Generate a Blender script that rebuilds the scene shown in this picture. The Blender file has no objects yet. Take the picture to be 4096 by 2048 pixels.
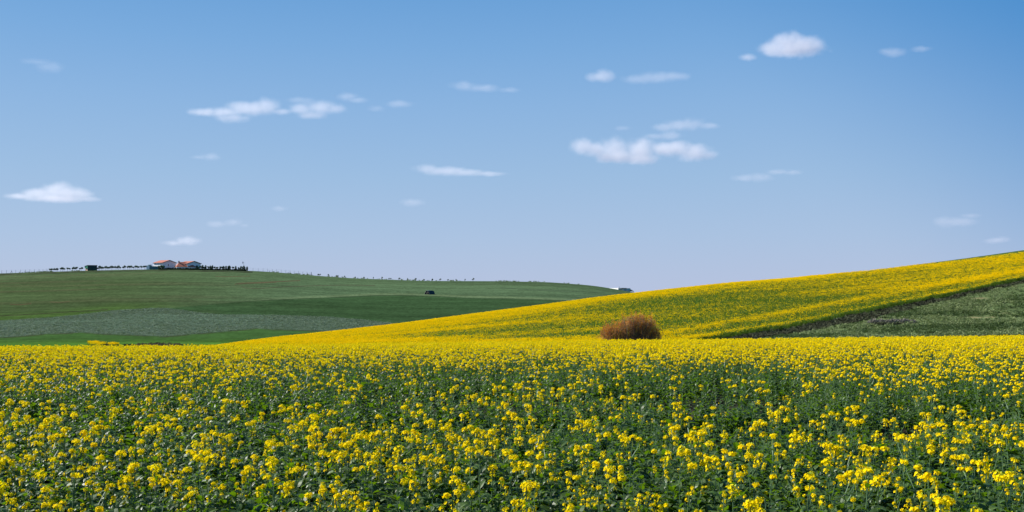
import bpy, math, random
import numpy as np
from mathutils import Vector, Matrix, Euler, Quaternion

S = bpy.context.scene
COL = S.collection
R = math.radians
rng = np.random.default_rng(7)
rnd = random.Random(11)

# ------------------------------------------------------------------ camera, sky, sun, exposure
CZ = 2.70                      # eye height above the soil (m)
FPX = 4096 * 35.0 / 36.0       # focal length in photo pixels
HOR = 1150.0                   # photo row of the true horizon
CANOPY = 0.95
cam = bpy.data.cameras.new('camera')
cam.lens = 35.0
cam.sensor_width = 36.0
cam.shift_y = (HOR - 1024.0) / 4096.0
cam.clip_start = 0.1
cam.clip_end = 60000.0
cam_o = bpy.data.objects.new('camera', cam)
COL.objects.link(cam_o)
cam_o.location = (0, 0, CZ)
cam_o.rotation_euler = (R(90), 0, 0)
S.camera = cam_o

SUN_EL = R(38.0)
SUN_AZ = R(-72.0)              # clockwise from +Y: the sun stands to the left, a little ahead
W = bpy.data.worlds.new('World')
S.world = W
W.use_nodes = True
wn, wl = W.node_tree.nodes, W.node_tree.links
sky = wn.new('ShaderNodeTexSky')
sky.sky_type = 'NISHITA'
sky.sun_disc = False
sky.sun_elevation = SUN_EL
sky.sun_rotation = SUN_AZ
sky.altitude = 0.0
sky.air_density = 1.0
sky.dust_density = 0.6
sky.ozone_density = 3.0
EXPOSURE = 0.92
SKY_STRENGTH = 0.10
def _lin(c):
    return tuple(((v / 255 + 0.055) / 1.055) ** 2.4 for v in c)
# the clear air of that day: pale lavender at the skyline, deeper blue overhead and away from the sun
geo_w = wn.new('ShaderNodeTexCoord')
sep_w = wn.new('ShaderNodeSeparateXYZ')
wl.new(geo_w.outputs['Generated'], sep_w.inputs[0])
ramp = wn.new('ShaderNodeValToRGB')
els = ramp.color_ramp.elements
els[0].position, els[0].color = 0.0, (*_lin((180, 194, 223)), 1)
els[1].position, els[1].color = 1.0, (*_lin((52, 100, 165)), 1)
for p_, c_ in ((0.05, (168, 192, 224)), (0.11, (154, 187, 223)), (0.18, (137, 178, 222)), (0.235, (120, 169, 219)), (0.285, (104, 159, 214)), (0.45, (80, 138, 198))):
    e_ = els.new(p_)
    e_.color = (*_lin(c_), 1)
wl.new(sep_w.outputs['Z'], ramp.inputs[0])
away = wn.new('ShaderNodeVectorMath')
away.operation = 'DOT_PRODUCT'
wl.new(geo_w.outputs['Generated'], away.inputs[0])
away.inputs[1].default_value = (0.75, 0.25, 0.61)
aw = wn.new('ShaderNodeMapRange')
aw.interpolation_type = 'SMOOTHSTEP'
aw.inputs['From Min'].default_value = 0.50
aw.inputs['From Max'].default_value = 0.86
aw.inputs['To Max'].default_value = 1.0
wl.new(away.outputs['Value'], aw.inputs['Value'])
deep = wn.new('ShaderNodeMix')
deep.data_type = 'RGBA'
wl.new(aw.outputs[0], deep.inputs['Factor'])
wl.new(ramp.outputs[0], deep.inputs['A'])
deep.inputs['B'].default_value = (*_lin((22, 124, 196)), 1)
scl_w = wn.new('ShaderNodeVectorMath')
scl_w.operation = 'SCALE'
scl_w.inputs['Scale'].default_value = 1.0 / (SKY_STRENGTH * 2 ** EXPOSURE)
wl.new(deep.outputs['Result'], scl_w.inputs[0])
mixw = wn.new('ShaderNodeMix')
mixw.data_type = 'RGBA'
mixw.inputs['Factor'].default_value = 0.97
wl.new(sky.outputs[0], mixw.inputs['A'])
wl.new(scl_w.outputs[0], mixw.inputs['B'])
wl.new(mixw.outputs['Result'], wn['Background'].inputs[0])
wn['Background'].inputs[1].default_value = SKY_STRENGTH

sl = bpy.data.lights.new('sun', 'SUN')
sl.energy = 4.6
sl.angle = R(0.5)
sl.color = (1.0, 0.965, 0.90)
so = bpy.data.objects.new('sun', sl)
COL.objects.link(so)
sdir = Vector((math.sin(SUN_AZ) * math.cos(SUN_EL), math.cos(SUN_AZ) * math.cos(SUN_EL), math.sin(SUN_EL)))
so.rotation_euler = sdir.to_track_quat('Z', 'Y').to_euler()
so.location = sdir * 100

S.view_settings.view_transform = 'Standard'
S.view_settings.look = 'None'
S.view_settings.exposure = EXPOSURE
S.view_settings.gamma = 1.0
S.render.engine = 'CYCLES'
S.cycles.use_denoising = True
S.cycles.max_bounces = 8
S.cycles.volume_bounces = 6
S.cycles.volume_step_rate = 0.7
S.cycles.volume_max_steps = 256

# ------------------------------------------------------------------ helpers
def noise2(x, y, seed=0):
    """value noise in 0..1, numpy arrays"""
    xi, yi = np.floor(x).astype(np.int64), np.floor(y).astype(np.int64)
    fx, fy = x - xi, y - yi
    fx, fy = fx * fx * (3 - 2 * fx), fy * fy * (3 - 2 * fy)
    def h(a, b):
        n = (a * 374761393 + b * 668265263 + seed * 1442695041) & 0xffffffff
        n = ((n ^ (n >> 13)) * 1274126177) & 0xffffffff
        return ((n ^ (n >> 16)) & 0xffff) / 65535.0
    a, b, c, d = h(xi, yi), h(xi + 1, yi), h(xi, yi + 1), h(xi + 1, yi + 1)
    return (a * (1 - fx) + b * fx) * (1 - fy) + (c * (1 - fx) + d * fx) * fy

def fbm(x, y, seed=0, oct=4):
    s, a, t = 0.0, 0.5, 0.0
    for o in range(oct):
        s = s + a * noise2(x * 2 ** o, y * 2 ** o, seed + o * 17)
        t += a
        a *= 0.55
    return s / t

def lerp_pts(pts):
    xs, ys = [p[0] for p in pts], [p[1] for p in pts]
    return lambda v: np.interp(v, xs, ys)

def sstep(a, b, x):
    t = np.clip((x - a) / (b - a), 0, 1)
    return t * t * (3 - 2 * t)

def smax(a, b, k):
    h = np.clip(0.5 + 0.5 * (a - b) / k, 0, 1)
    return b * (1 - h) + a * h + k * h * (1 - h)

def srgb(r, g, b):
    f = lambda c: (c / 255) / 12.92 if c / 255 <= 0.04045 else ((c / 255 + 0.055) / 1.055) ** 2.4
    return (f(r), f(g), f(b))

class MB:
    """collects faces, builds ONE mesh object"""
    def __init__(s):
        s.v, s.f, s.m = [], [], []
    def face(s, pts, mi=0):
        n = len(s.v)
        s.v.extend([tuple(p) for p in pts])
        s.f.append(tuple(range(n, n + len(pts))))
        s.m.append(mi)
    def grid(s, rows, mi=0):
        n = len(s.v)
        w = len(rows[0])
        for r in rows:
            s.v.extend([tuple(p) for p in r])
        for i in range(len(rows) - 1):
            for j in range(w - 1):
                s.f.append((n + i * w + j, n + i * w + j + 1, n + (i + 1) * w + j + 1, n + (i + 1) * w + j))
                s.m.append(mi)
    def tube(s, pts, rads, k=5, mi=0, cap=True):
        rings = []
        for i, p in enumerate(pts):
            p = Vector(p)
            d = (Vector(pts[min(i + 1, len(pts) - 1)]) - Vector(pts[max(i - 1, 0)])).normalized()
            a = d.cross(Vector((0.3, 1, 0.1))).normalized()
            b = d.cross(a)
            rings.append([p + (a * math.cos(2 * math.pi * j / k) + b * math.sin(2 * math.pi * j / k)) * rads[i] for j in range(k)])
        n = len(s.v)
        for r in rings:
            s.v.extend([tuple(p) for p in r])
        for i in range(len(rings) - 1):
            for j in range(k):
                j2 = (j + 1) % k
                s.f.append((n + i * k + j, n + i * k + j2, n + (i + 1) * k + j2, n + (i + 1) * k + j))
                s.m.append(mi)
        if cap:
            s.f.append(tuple(n + (len(rings) - 1) * k + j for j in range(k)))
            s.m.append(mi)
    def box(s, lo, hi, mi=0, M=None):
        x0, y0, z0 = lo
        x1, y1, z1 = hi
        c = [Vector(p) for p in ((x0, y0, z0), (x1, y0, z0), (x1, y1, z0), (x0, y1, z0), (x0, y0, z1), (x1, y0, z1), (x1, y1, z1), (x0, y1, z1))]
        if M is not None:
            c = [M @ p for p in c]
        n = len(s.v)
        s.v.extend([tuple(p) for p in c])
        for f in ((0, 3, 2, 1), (4, 5, 6, 7), (0, 1, 5, 4), (1, 2, 6, 5), (2, 3, 7, 6), (3, 0, 4, 7)):
            s.f.append(tuple(n + i for i in f))
            s.m.append(mi)
    def solid(s, poly, depth, mi=0):
        """closed prism: polygon (list of 3-D points) extruded by a vector"""
        a = [Vector(p) for p in poly]
        d = Vector(depth)
        b = [p + d for p in a]
        n, k = len(s.v), len(a)
        s.v.extend([tuple(p) for p in a + b])
        s.f.append(tuple(n + i for i in range(k)))
        s.f.append(tuple(n + k + i for i in reversed(range(k))))
        s.m += [mi, mi]
        for i in range(k):
            j = (i + 1) % k
            s.f.append((n + i, n + k + i, n + k + j, n + j))
            s.m.append(mi)
    def mesh(s, name, mats, smooth=False):
        me = bpy.data.meshes.new(name)
        me.from_pydata(s.v, [], s.f)
        for m in (mats if isinstance(mats, (list, tuple)) else [mats]):
            me.materials.append(m)
        me.polygons.foreach_set('material_index', s.m)
        if smooth:
            me.polygons.foreach_set('use_smooth', [True] * len(s.f))
        me.update()
        return me
    def build(s, name, mats, parent=None, smooth=False, link=True):
        o = bpy.data.objects.new(name, s.mesh(name, mats, smooth))
        if link:
            COL.objects.link(o)
        if parent is not None:
            o.parent = parent
        return o

def tag(o, label, cat, group=None):
    o['label'] = label
    o['category'] = cat
    if group:
        o['group'] = group
    return o

def empty(name, loc, rz=0.0):
    o = bpy.data.objects.new(name, None)
    o.empty_display_size = 0.3
    COL.objects.link(o)
    o.location = loc
    o.rotation_euler = (0, 0, rz)
    return o

def copy_thing(root, loc, rz, sc=1.0, label=None):
    r = root.copy()
    COL.objects.link(r)
    r.location = loc
    r.rotation_euler = (0, 0, rz)
    r.scale = (sc, sc, sc) if not isinstance(sc, tuple) else sc
    if label:
        r['label'] = label
    for ch in root.children:
        c = ch.copy()
        COL.objects.link(c)
        c.parent = r
    return r

# ------------------------------------------------------------------ materials
def new_mat(name):
    m = bpy.data.materials.new(name)
    m.use_nodes = True
    return m, m.node_tree.nodes, m.node_tree.links, m.node_tree.nodes['Principled BSDF']

def noisy(name, c1, c2, scale=4.0, rough=0.8, bump=0.0, detail=4.0, spec=0.3, perinst=0.0, transl=None, tmix=0.3, stretch=None):
    """two-tone procedural noise material with optional translucency and per-instance brightness"""
    m, n, l, p = new_mat(name)
    tc = n.new('ShaderNodeTexCoord')
    t = n.new('ShaderNodeTexNoise')
    t.inputs['Scale'].default_value = scale
    t.inputs['Detail'].default_value = detail
    src = tc.outputs['Object']
    if stretch:
        mp = n.new('ShaderNodeMapping')
        mp.inputs['Scale'].default_value = stretch
        l.new(src, mp.inputs[0])
        src = mp.outputs[0]
    l.new(src, t.inputs['Vector'])
    r = n.new('ShaderNodeValToRGB')
    r.color_ramp.elements[0].position = 0.3
    r.color_ramp.elements[1].position = 0.7
    r.color_ramp.elements[0].color = (*c1, 1)
    r.color_ramp.elements[1].color = (*c2, 1)
    l.new(t.outputs['Fac'], r.inputs[0])
    out = r.outputs[0]
    if perinst:
        oi = n.new('ShaderNodeObjectInfo')
        mr = n.new('ShaderNodeMapRange')
        mr.inputs['To Min'].default_value = 1 - perinst
        mr.inputs['To Max'].default_value = 1 + perinst
        l.new(oi.outputs['Random'], mr.inputs['Value'])
        hs = n.new('ShaderNodeHueSaturation')
        l.new(mr.outputs[0], hs.inputs['Value'])
        l.new(out, hs.inputs['Color'])
        out = hs.outputs[0]
    l.new(out, p.inputs['Base Color'])
    p.inputs['Roughness'].default_value = rough
    p.inputs['Specular IOR Level'].default_value = spec
    if bump:
        b = n.new('ShaderNodeBump')
        b.inputs['Strength'].default_value = bump
        l.new(t.outputs['Fac'], b.inputs['Height'])
        l.new(b.outputs[0], p.inputs['Normal'])
    if transl:
        tr = n.new('ShaderNodeBsdfTranslucent')
        tr.inputs[0].default_value = (*transl, 1)
        mx = n.new('ShaderNodeMixShader')
        mx.inputs[0].default_value = tmix
        l.new(p.outputs[0], mx.inputs[1])
        l.new(tr.outputs[0], mx.inputs[2])
        l.new(mx.outputs[0], n['Material Output'].inputs[0])
    return m

M = {}
M['petal'] = noisy('petal', (0.89, 0.625, 0.002), (0.98, 0.75, 0.003), 60, 0.7, perinst=0.06, transl=(0.97, 0.80, 0.002), tmix=0.35, spec=0.04)
M['bud'] = noisy('bud', (0.25, 0.33, 0.015), (0.36, 0.42, 0.02), 80, 0.6, transl=(0.3, 0.4, 0.03), tmix=0.25)
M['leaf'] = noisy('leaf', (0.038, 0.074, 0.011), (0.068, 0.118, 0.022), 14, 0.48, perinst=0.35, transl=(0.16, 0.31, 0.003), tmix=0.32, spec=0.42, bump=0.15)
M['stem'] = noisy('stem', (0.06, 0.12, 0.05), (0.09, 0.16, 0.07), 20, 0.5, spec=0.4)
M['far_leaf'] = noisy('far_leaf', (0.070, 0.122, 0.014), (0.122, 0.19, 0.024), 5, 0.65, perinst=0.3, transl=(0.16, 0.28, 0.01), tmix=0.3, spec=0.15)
M['weed'] = noisy('weed', (0.15, 0.19, 0.08), (0.23, 0.27, 0.12), 5, 0.75, perinst=0.4, transl=(0.12, 0.18, 0.05), tmix=0.3, spec=0.1)
M['weed_dark'] = noisy('weed_dark', (0.065, 0.098, 0.036), (0.105, 0.145, 0.056), 5, 0.75, perinst=0.4, transl=(0.08, 0.13, 0.03), tmix=0.3, spec=0.1)
M['ditch_leaf'] = noisy('ditch_leaf', (0.046, 0.050, 0.028), (0.088, 0.092, 0.050), 5, 0.8, perinst=0.5, spec=0.1)
M['rough_crop'] = noisy('rough_crop', (0.12, 0.175, 0.11), (0.175, 0.235, 0.15), 3, 0.7, perinst=0.22, transl=(0.12, 0.18, 0.09), tmix=0.3, spec=0.15)
M['wheat'] = noisy('wheat', (0.03, 0.075, 0.02), (0.05, 0.10, 0.03), 3, 0.7, perinst=0.25)

# ------------------------------------------------------------------ terrain
near_row = lerp_pts([(-2000, 1396), (0, 1394), (1100, 1389), (1400, 1385), (2550, 1367), (2900, 1365), (4096, 1350), (6000, 1335)])
hill_row = lerp_pts([(-4000, 1900), (-1000, 1640), (0, 1500), (400, 1445), (700, 1408), (800, 1394), (954, 1371), (1113, 1350), (1272, 1334), (1590, 1298), (1900, 1257),
                     (2184, 1220), (2400, 1190), (2600, 1167), (2900, 1134), (3200, 1111), (3500, 1080), (3886, 1030), (4096, 1000), (4700, 920), (6500, 800)])
far_row = lerp_pts([(-4000, 1200), (-1500, 1140), (-500, 1106), (0, 1093), (340, 1082), (520, 1078), (700, 1076), (900, 1080), (1020, 1083), (1100, 1088), (1250, 1101), (1400, 1112), (1700, 1123), (2000, 1124),
                    (2200, 1128), (2370, 1141), (2470, 1157), (2540, 1171), (2800, 1215), (3300, 1290), (5000, 1400), (9000, 1500)])

def smooth_fn(f, w=60):
    xs = np.arange(-5000, 10000, 10.0)
    k = np.hanning(2 * w // 10 + 3)
    ys = np.convolve(np.pad(f(xs), len(k) // 2, mode='edge'), k / k.sum(), mode='valid')
    return lambda v: np.interp(v, xs, ys)
near_row, hill_row, far_row = smooth_fn(near_row, 300), smooth_fn(hill_row, 120), smooth_fn(far_row, 80)
HY0, FY0, FY1 = 78.0, 150.0, 620.0
hill_yc = lerp_pts([(-2000, 200), (800, 200), (2400, 215), (4096, 245), (6000, 260)])

def height(x, y):
    x = np.asarray(x, float)
    y = np.asarray(y, float)
    yy = np.maximum(y, 6.0)
    px = 2048 + FPX * x / yy
    # the near field: nearly flat, then bending over a low crest
    a = ((near_row(px) - HOR) / FPX) ** 2 / (4 * (CZ - CANOPY))
    yn = np.clip(y, 0, 110)
    zn = -a * yn ** 2 - np.maximum(y - 110, 0) * 2 * a * 110
    # the yellow hillside
    yc = hill_yc(px)
    s = hill_row(px)
    t = np.clip((yy - HY0) / (yc - HY0), 0, 1)
    e = t * t * (3 - 2 * t)
    r = 1405 + (s - 1405) * e
    line = (r - HOR) / FPX
    rise = sstep(3150, 3600, px) * sstep(0.80, 0.95, t)
    zh = CZ - 0.80 * (1 - rise) - yy * line
    zh = zh - np.maximum(HY0 - yy, 0) * 0.10
    d = np.maximum(yy - yc, 0)
    zh = zh - np.minimum(0.0022 * d * d, 0.22 * d)
    # the far hill
    t = np.clip((yy - FY0) / (FY1 - FY0), 0, 1)
    e = 0.35 * t + 0.65 * t * t * (3 - 2 * t)
    e = np.where(t > 0.85, e, e)
    r = 1440 + (far_row(px) - 1440) * (1 - (1 - e) ** 1.12)
    zf = CZ - 0.1 - yy * (r - HOR) / FPX
    zf = zf - np.maximum(FY0 - yy, 0) * 0.12
    d = np.maximum(yy - FY1, 0)
    zf = zf - np.minimum(0.0016 * d * d, 0.16 * d)
    z = smax(smax(zn, zh, 0.25), zf, 0.4)
    return z

def photo_px(x, y):
    return 2048 + FPX * x / np.maximum(y, 3.0)

def photo_row(z, y):
    return HOR + FPX * (CZ - z) / np.maximum(y, 3.0)

def hit(px, row, y0=5.0, y1=900.0):
    """where on the land the photo's (column, row) lies"""
    ys = np.exp(np.linspace(math.log(y0), math.log(y1), 6000))
    xs = (px - 2048) / FPX * ys
    rr = photo_row(height(xs, ys), ys)
    k = np.nonzero(rr <= row)[0]
    i = k[0] if len(k) else int(np.argmin(rr))
    return float(xs[i]), float(ys[i]), float(height(xs[i], ys[i]))

def skyline(px, y0=300.0, y1=660.0):
    ys = np.linspace(y0, y1, 800)
    xs = (px - 2048) / FPX * ys
    rr = photo_row(height(xs, ys), ys)
    i = int(np.argmin(rr))
    return float(xs[i]), float(ys[i]), float(height(xs[i], ys[i]))

# field boundaries (photo columns -> rows, used to lay the fields out on the land)
ditch_top = lerp_pts([(2500, 1400), (2640, 1373), (2900, 1331), (3200, 1285), (3499, 1225), (3798, 1167), (4096, 1104), (5000, 900)])
ditch_bot = lerp_pts([(2500, 1402), (2640, 1380), (2900, 1357), (3200, 1310), (3499, 1254), (3798, 1183), (4096, 1116), (5000, 905)])
L1 = lerp_pts([(-3000, 1420), (0, 1351), (111, 1343), (184, 1337), (325, 1331), (427, 1337), (555, 1342), (658, 1347), (811, 1334), (1025, 1315), (1100, 1319), (1500, 1330)])
L2 = lerp_pts([(-3000, 1300), (0, 1281), (205, 1270), (299, 1260), (470, 1240), (640, 1231), (700, 1236), (769, 1247), (875, 1257), (1100, 1260), (1300, 1266), (1450, 1279), (1600, 1296), (2000, 1330)])
L3 = lerp_pts([(-3000, 1300), (500, 1238), (640, 1231), (700, 1228), (833, 1217), (939, 1208), (1100, 1198), (1400, 1185), (1493, 1181), (1610, 1180), (1738, 1184), (1866, 1190), (2000, 1193), (2140, 1197), (2251, 1201), (3000, 1230)])

def hill_bloom(x, y, row):
    """share of open flowers on the yellow hillside"""
    px = photo_px(x, y)
    t = np.clip((y - HY0) / (hill_yc(px) - HY0), 0, 1)
    st = fbm(x * 0.02 + y * 0.008, y * 0.22 - x * 0.05, 5, 4)            # streaks along the drilling
    pa = fbm(x * 0.02, y * 0.03, 9, 3)
    base = 0.39 + 1.15 * np.abs(t - 0.50) ** 1.3
    base = base - 0.22 * np.exp(-((px - 3000) / 700) ** 2) * np.exp(-((t - 0.6) / 0.25) ** 2)
    base = base + 0.35 * sstep(2200, 1300, px)
    off = np.interp(px, [2600, 3200, 3600, 4096], [38, 46, 42, 24])
    q = row - ditch_top(px) + off
    rim = np.exp(-(q / 8) ** 2) * 0.36 - np.exp(-((q - off * 0.62) / (off * 0.28)) ** 2) * 0.22 + np.exp(-((row - ditch_top(px) + 5) / 6) ** 2) * 0.2
    mid = -0.12 * np.exp(-((q + 26) / 12) ** 2)
    return np.clip(base + (st - 0.5) * 1.15 + (pa - 0.5) * 0.5 + rim + mid, 0.02, 1.0)

def make_ground():
    ua = np.concatenate([np.linspace(-0.95, -0.56, 60), np.linspace(-0.555, 0.555, 1300), np.linspace(0.56, 0.95, 60)])
    ya = np.concatenate([np.linspace(-18, 60, 90), np.linspace(61, 150, 110), np.linspace(151, 640, 560), np.linspace(645, 1400, 50)])
    nu, ny = len(ua), len(ya)
    U, Y = np.meshgrid(ua, ya)
    X = U * (Y + 25.0 * np.exp(-np.maximum(Y, 0) / 40.0))
    X = np.where(Y < 0, U * 25.0, X)
    Z = height(X, Y)
    px, row = photo_px(X, Y), photo_row(Z, Y)
    # ---- what grows where: colour of the cover
    col = np.zeros((ny, nu, 3))
    n1, n2 = fbm(X * 0.25, Y * 0.25, 1), fbm(X * 0.03, Y * 0.05, 2)
    n3 = fbm(X * 0.012, Y * 0.09, 3)
    fine = noise2(X * 1.3, Y * 0.7, 4)
    def put(mask, c):
        m = mask[..., None]
        col[:] = col * (1 - m) + np.array(c) * m
    put(np.ones_like(X), (0.032, 0.030, 0.022))                                     # dark soil of the near field
    hill = (Y > 70) & (Y < hill_yc(px) + 60) & (px > 500)
    rc = photo_row(Z + 0.8, Y)
    put(sstep(68, 74, Y), (0.045, 0.080, 0.018))
    patch = hill & (rc > ditch_bot(px)) & (Y > 70)
    pm = patch.astype(float)
    put(pm, (0.085, 0.118, 0.046))
    put(pm * sstep(0.50, 0.68, n2), (0.125, 0.155, 0.062))
    put(pm * sstep(0.69, 0.77, fbm(X * 0.10, Y * 0.30, 21)) * sstep(2900, 3300, px) * 0.75, (0.24, 0.19, 0.10))
    put(pm * sstep(0.58, 0.72, fbm(X * 0.08, Y * 0.16, 33)) * 0.6, (0.042, 0.062, 0.026))
    dm = hill & (rc > ditch_top(px)) & (rc <= ditch_bot(px))
    put(dm.astype(float), (0.045, 0.055, 0.026))
    far = (Y > FY0 - 20) & (Y > np.where(px > 500, hill_yc(px) + 25, 0))
    fm = far.astype(float)
    wob = (fbm(X * 0.06, Y * 0.06, 41) - 0.5) * 7
    # upper wheat: browner to the left, bluer green to the right
    up = np.array([0.043, 0.066, 0.025]) * (1 - sstep(300, 1500, px))[..., None] + np.array([0.062, 0.100, 0.048]) * sstep(300, 1500, px)[..., None]
    low = sstep(40, 5, L2(px) - row) * sstep(900, 300, px)
    up = up * (1 - low[..., None]) + np.array([0.044, 0.080, 0.020]) * low[..., None]
    top = sstep(60, 0, row - far_row(px))
    up = up * (1 - 0.5 * top[..., None]) + np.array([0.062, 0.096, 0.044]) * 0.5 * top[..., None]
    col[:] = np.where(far[..., None], up, col)
    put(fm * sstep(0.50, 0.66, n3) * sstep(1300, 500, px) * 0.22 * sstep(1250, 1190, row), (0.085, 0.062, 0.038))
    # drilled lines
    ln = np.abs(np.sin((row - 0.012 * (px - 700) + 8 * (n2 - 0.5)) * 0.19))
    put(fm * sstep(0.12, 0.0, ln) * sstep(0.5, 0.62, fbm(X * 0.01, Y * 0.2, 51)) * 0.45, (0.040, 0.050, 0.028))
    def track(pts, w, c, k):
        f = lerp_pts(pts)
        ok = (px > pts[0][0]) & (px < pts[-1][0])
        put(fm * ok * np.exp(-((row - f(px)) / w) ** 2) * k, c)
    br = (0.075, 0.048, 0.028)
    track([(938, 1138), (955, 1133), (1000, 1131), (1100, 1127), (1200, 1122)], 1.6, br, 0.9)
    track([(952, 1140), (962, 1136), (1010, 1134), (1105, 1129)], 1.4, br, 0.7)
    track([(966, 1147), (985, 1153), (1040, 1154), (1120, 1148), (1250, 1143), (1370, 1140), (1500, 1142)], 1.4, (0.05, 0.045, 0.028), 0.8)
    track([(860, 1105), (900, 1107), (1000, 1104)], 1.3, br, 0.7)
    track([(40, 1217), (80, 1219), (125, 1214)], 2.0, br, 0.7)
    track([(200, 1208), (240, 1210), (280, 1206)], 1.8, br, 0.6)
    track([(0, 1264), (60, 1261), (400, 1240), (430, 1237)], 1.8, (0.035, 0.035, 0.02), 0.8)
    track([(2000, 1151), (2140, 1160), (2350, 1168), (2420, 1170)], 1.3, (0.04, 0.06, 0.035), 0.7)
    bank = far & (row - far_row(px) < 9) & (px < 1010)
    put(bank.astype(float) * sstep(0.35, 0.55, n1), (0.030, 0.038, 0.020))
    # the smooth field under the headland strip
    r3 = row - L3(px) - wob * 0.3
    f3 = far & (r3 > 0) & (row < L2(px) + 30) & (px > 560)
    put(f3 * sstep(0, 5, r3), (0.031, 0.062, 0.024))
    put(f3 * sstep(0.4, 0.7, n2) * 0.35 * sstep(1400, 900, px), (0.042, 0.060, 0.024))
    put(fm * np.exp(-((r3 + 4) / 3.2) ** 2) * sstep(900, 1250, px) * 0.9, (0.095, 0.130, 0.062))
    put(fm * np.exp(-((r3 - 1.5) / 1.3) ** 2) * sstep(650, 800, px) * 0.8, (0.025, 0.042, 0.018))
    # blue green rough crop and the meadow below it
    rr = far & (row > L2(px) + wob * 0.4) & (row < L1(px) + wob * 0.5)
    put(rr.astype(float), (0.062, 0.094, 0.060))
    me = far & (row >= L1(px) + wob * 0.5)
    mes = fm * sstep(-3, 3, row - L1(px) - wob * 0.5)
    put(mes, (0.034, 0.074, 0.020))
    put(me * sstep(1350, 1385, row + wob) * (0.6 + 0.4 * n2), (0.060, 0.138, 0.017))
    put(fm * np.exp(-((row - L1(px) - wob * 0.5 - 1) / 2.2) ** 2) * sstep(0.35, 0.5, n1) * 0.85, (0.026, 0.028, 0.016))
    put(me * np.exp(-((px - 660) / 90) ** 2) * np.exp(-((row - 1381) / 6) ** 2) * 0.7, (0.075, 0.060, 0.030))
    var = 1 + (n1 - 0.5) * 0.5 + (fine - 0.5) * 0.3 + (fbm(X * 0.012, Y * 0.28, 131) - 0.5) * 0.7 * (Y > 150) + (fbm(X * 0.004, Y * 0.02, 133) - 0.5) * 0.5 * (Y > 150)
    col *= var[..., None]
    me_ = bpy.data.meshes.new('ground')
    nv = nu * ny
    me_.vertices.add(nv)
    me_.vertices.foreach_set('co', np.stack([X, Y, Z], -1).astype(np.float32).ravel())
    idx = np.arange(nv).reshape(ny, nu)
    q = np.stack([idx[:-1, :-1], idx[:-1, 1:], idx[1:, 1:], idx[1:, :-1]], -1).reshape(-1, 4)
    me_.loops.add(q.size)
    me_.loops.foreach_set('vertex_index', q.ravel().astype(np.int32))
    me_.polygons.add(len(q))
    me_.polygons.foreach_set('loop_start', np.arange(0, q.size, 4, dtype=np.int32))
    me_.polygons.foreach_set('use_smooth', np.ones(len(q), bool))
    at = me_.color_attributes.new('cover', 'FLOAT_COLOR', 'POINT')
    at.data.foreach_set('color', np.concatenate([np.clip(col, 0, 1), np.ones((ny, nu, 1))], -1).astype(np.float32).ravel())
    me_.update()
    me_.validate()
    m, n, l, p = new_mat('land')
    a = n.new('ShaderNodeAttribute')
    a.attribute_name = 'cover'
    geo = n.new('ShaderNodeNewGeometry')
    t = n.new('ShaderNodeTexNoise')
    t.inputs['Scale'].default_value = 0.9
    t.inputs['Detail'].default_value = 6
    t.inputs['Roughness'].default_value = 0.7
    l.new(geo.outputs['Position'], t.inputs['Vector'])
    mr = n.new('ShaderNodeMapRange')
    mr.inputs['From Min'].default_value = 0.25
    mr.inputs['From Max'].default_value = 0.75
    mr.inputs['To Min'].default_value = 0.62
    mr.inputs['To Max'].default_value = 1.38
    l.new(t.outputs['Fac'], mr.inputs['Value'])
    mx = n.new('ShaderNodeMix')
    mx.data_type = 'RGBA'
    mx.blend_type = 'MULTIPLY'
    mx.inputs['Factor'].default_value = 1.0
    l.new(a.outputs['Color'], mx.inputs['A'])
    l.new(mr.outputs[0], mx.inputs['B'])
    l.new(mx.outputs['Result'], p.inputs['Base Color'])
    p.inputs['Roughness'].default_value = 0.9
    p.inputs['Specular IOR Level'].default_value = 0.0
    b = n.new('ShaderNodeBump')
    b.inputs['Strength'].default_value = 0.6
    b.inputs['Distance'].default_value = 0.25
    l.new(t.outputs['Fac'], b.inputs['Height'])
    l.new(b.outputs[0], p.inputs['Normal'])
    me_.materials.append(m)
    o = bpy.data.objects.new('ground', me_)
    COL.objects.link(o)
    o['kind'] = 'structure'
    return o
make_ground()

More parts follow.
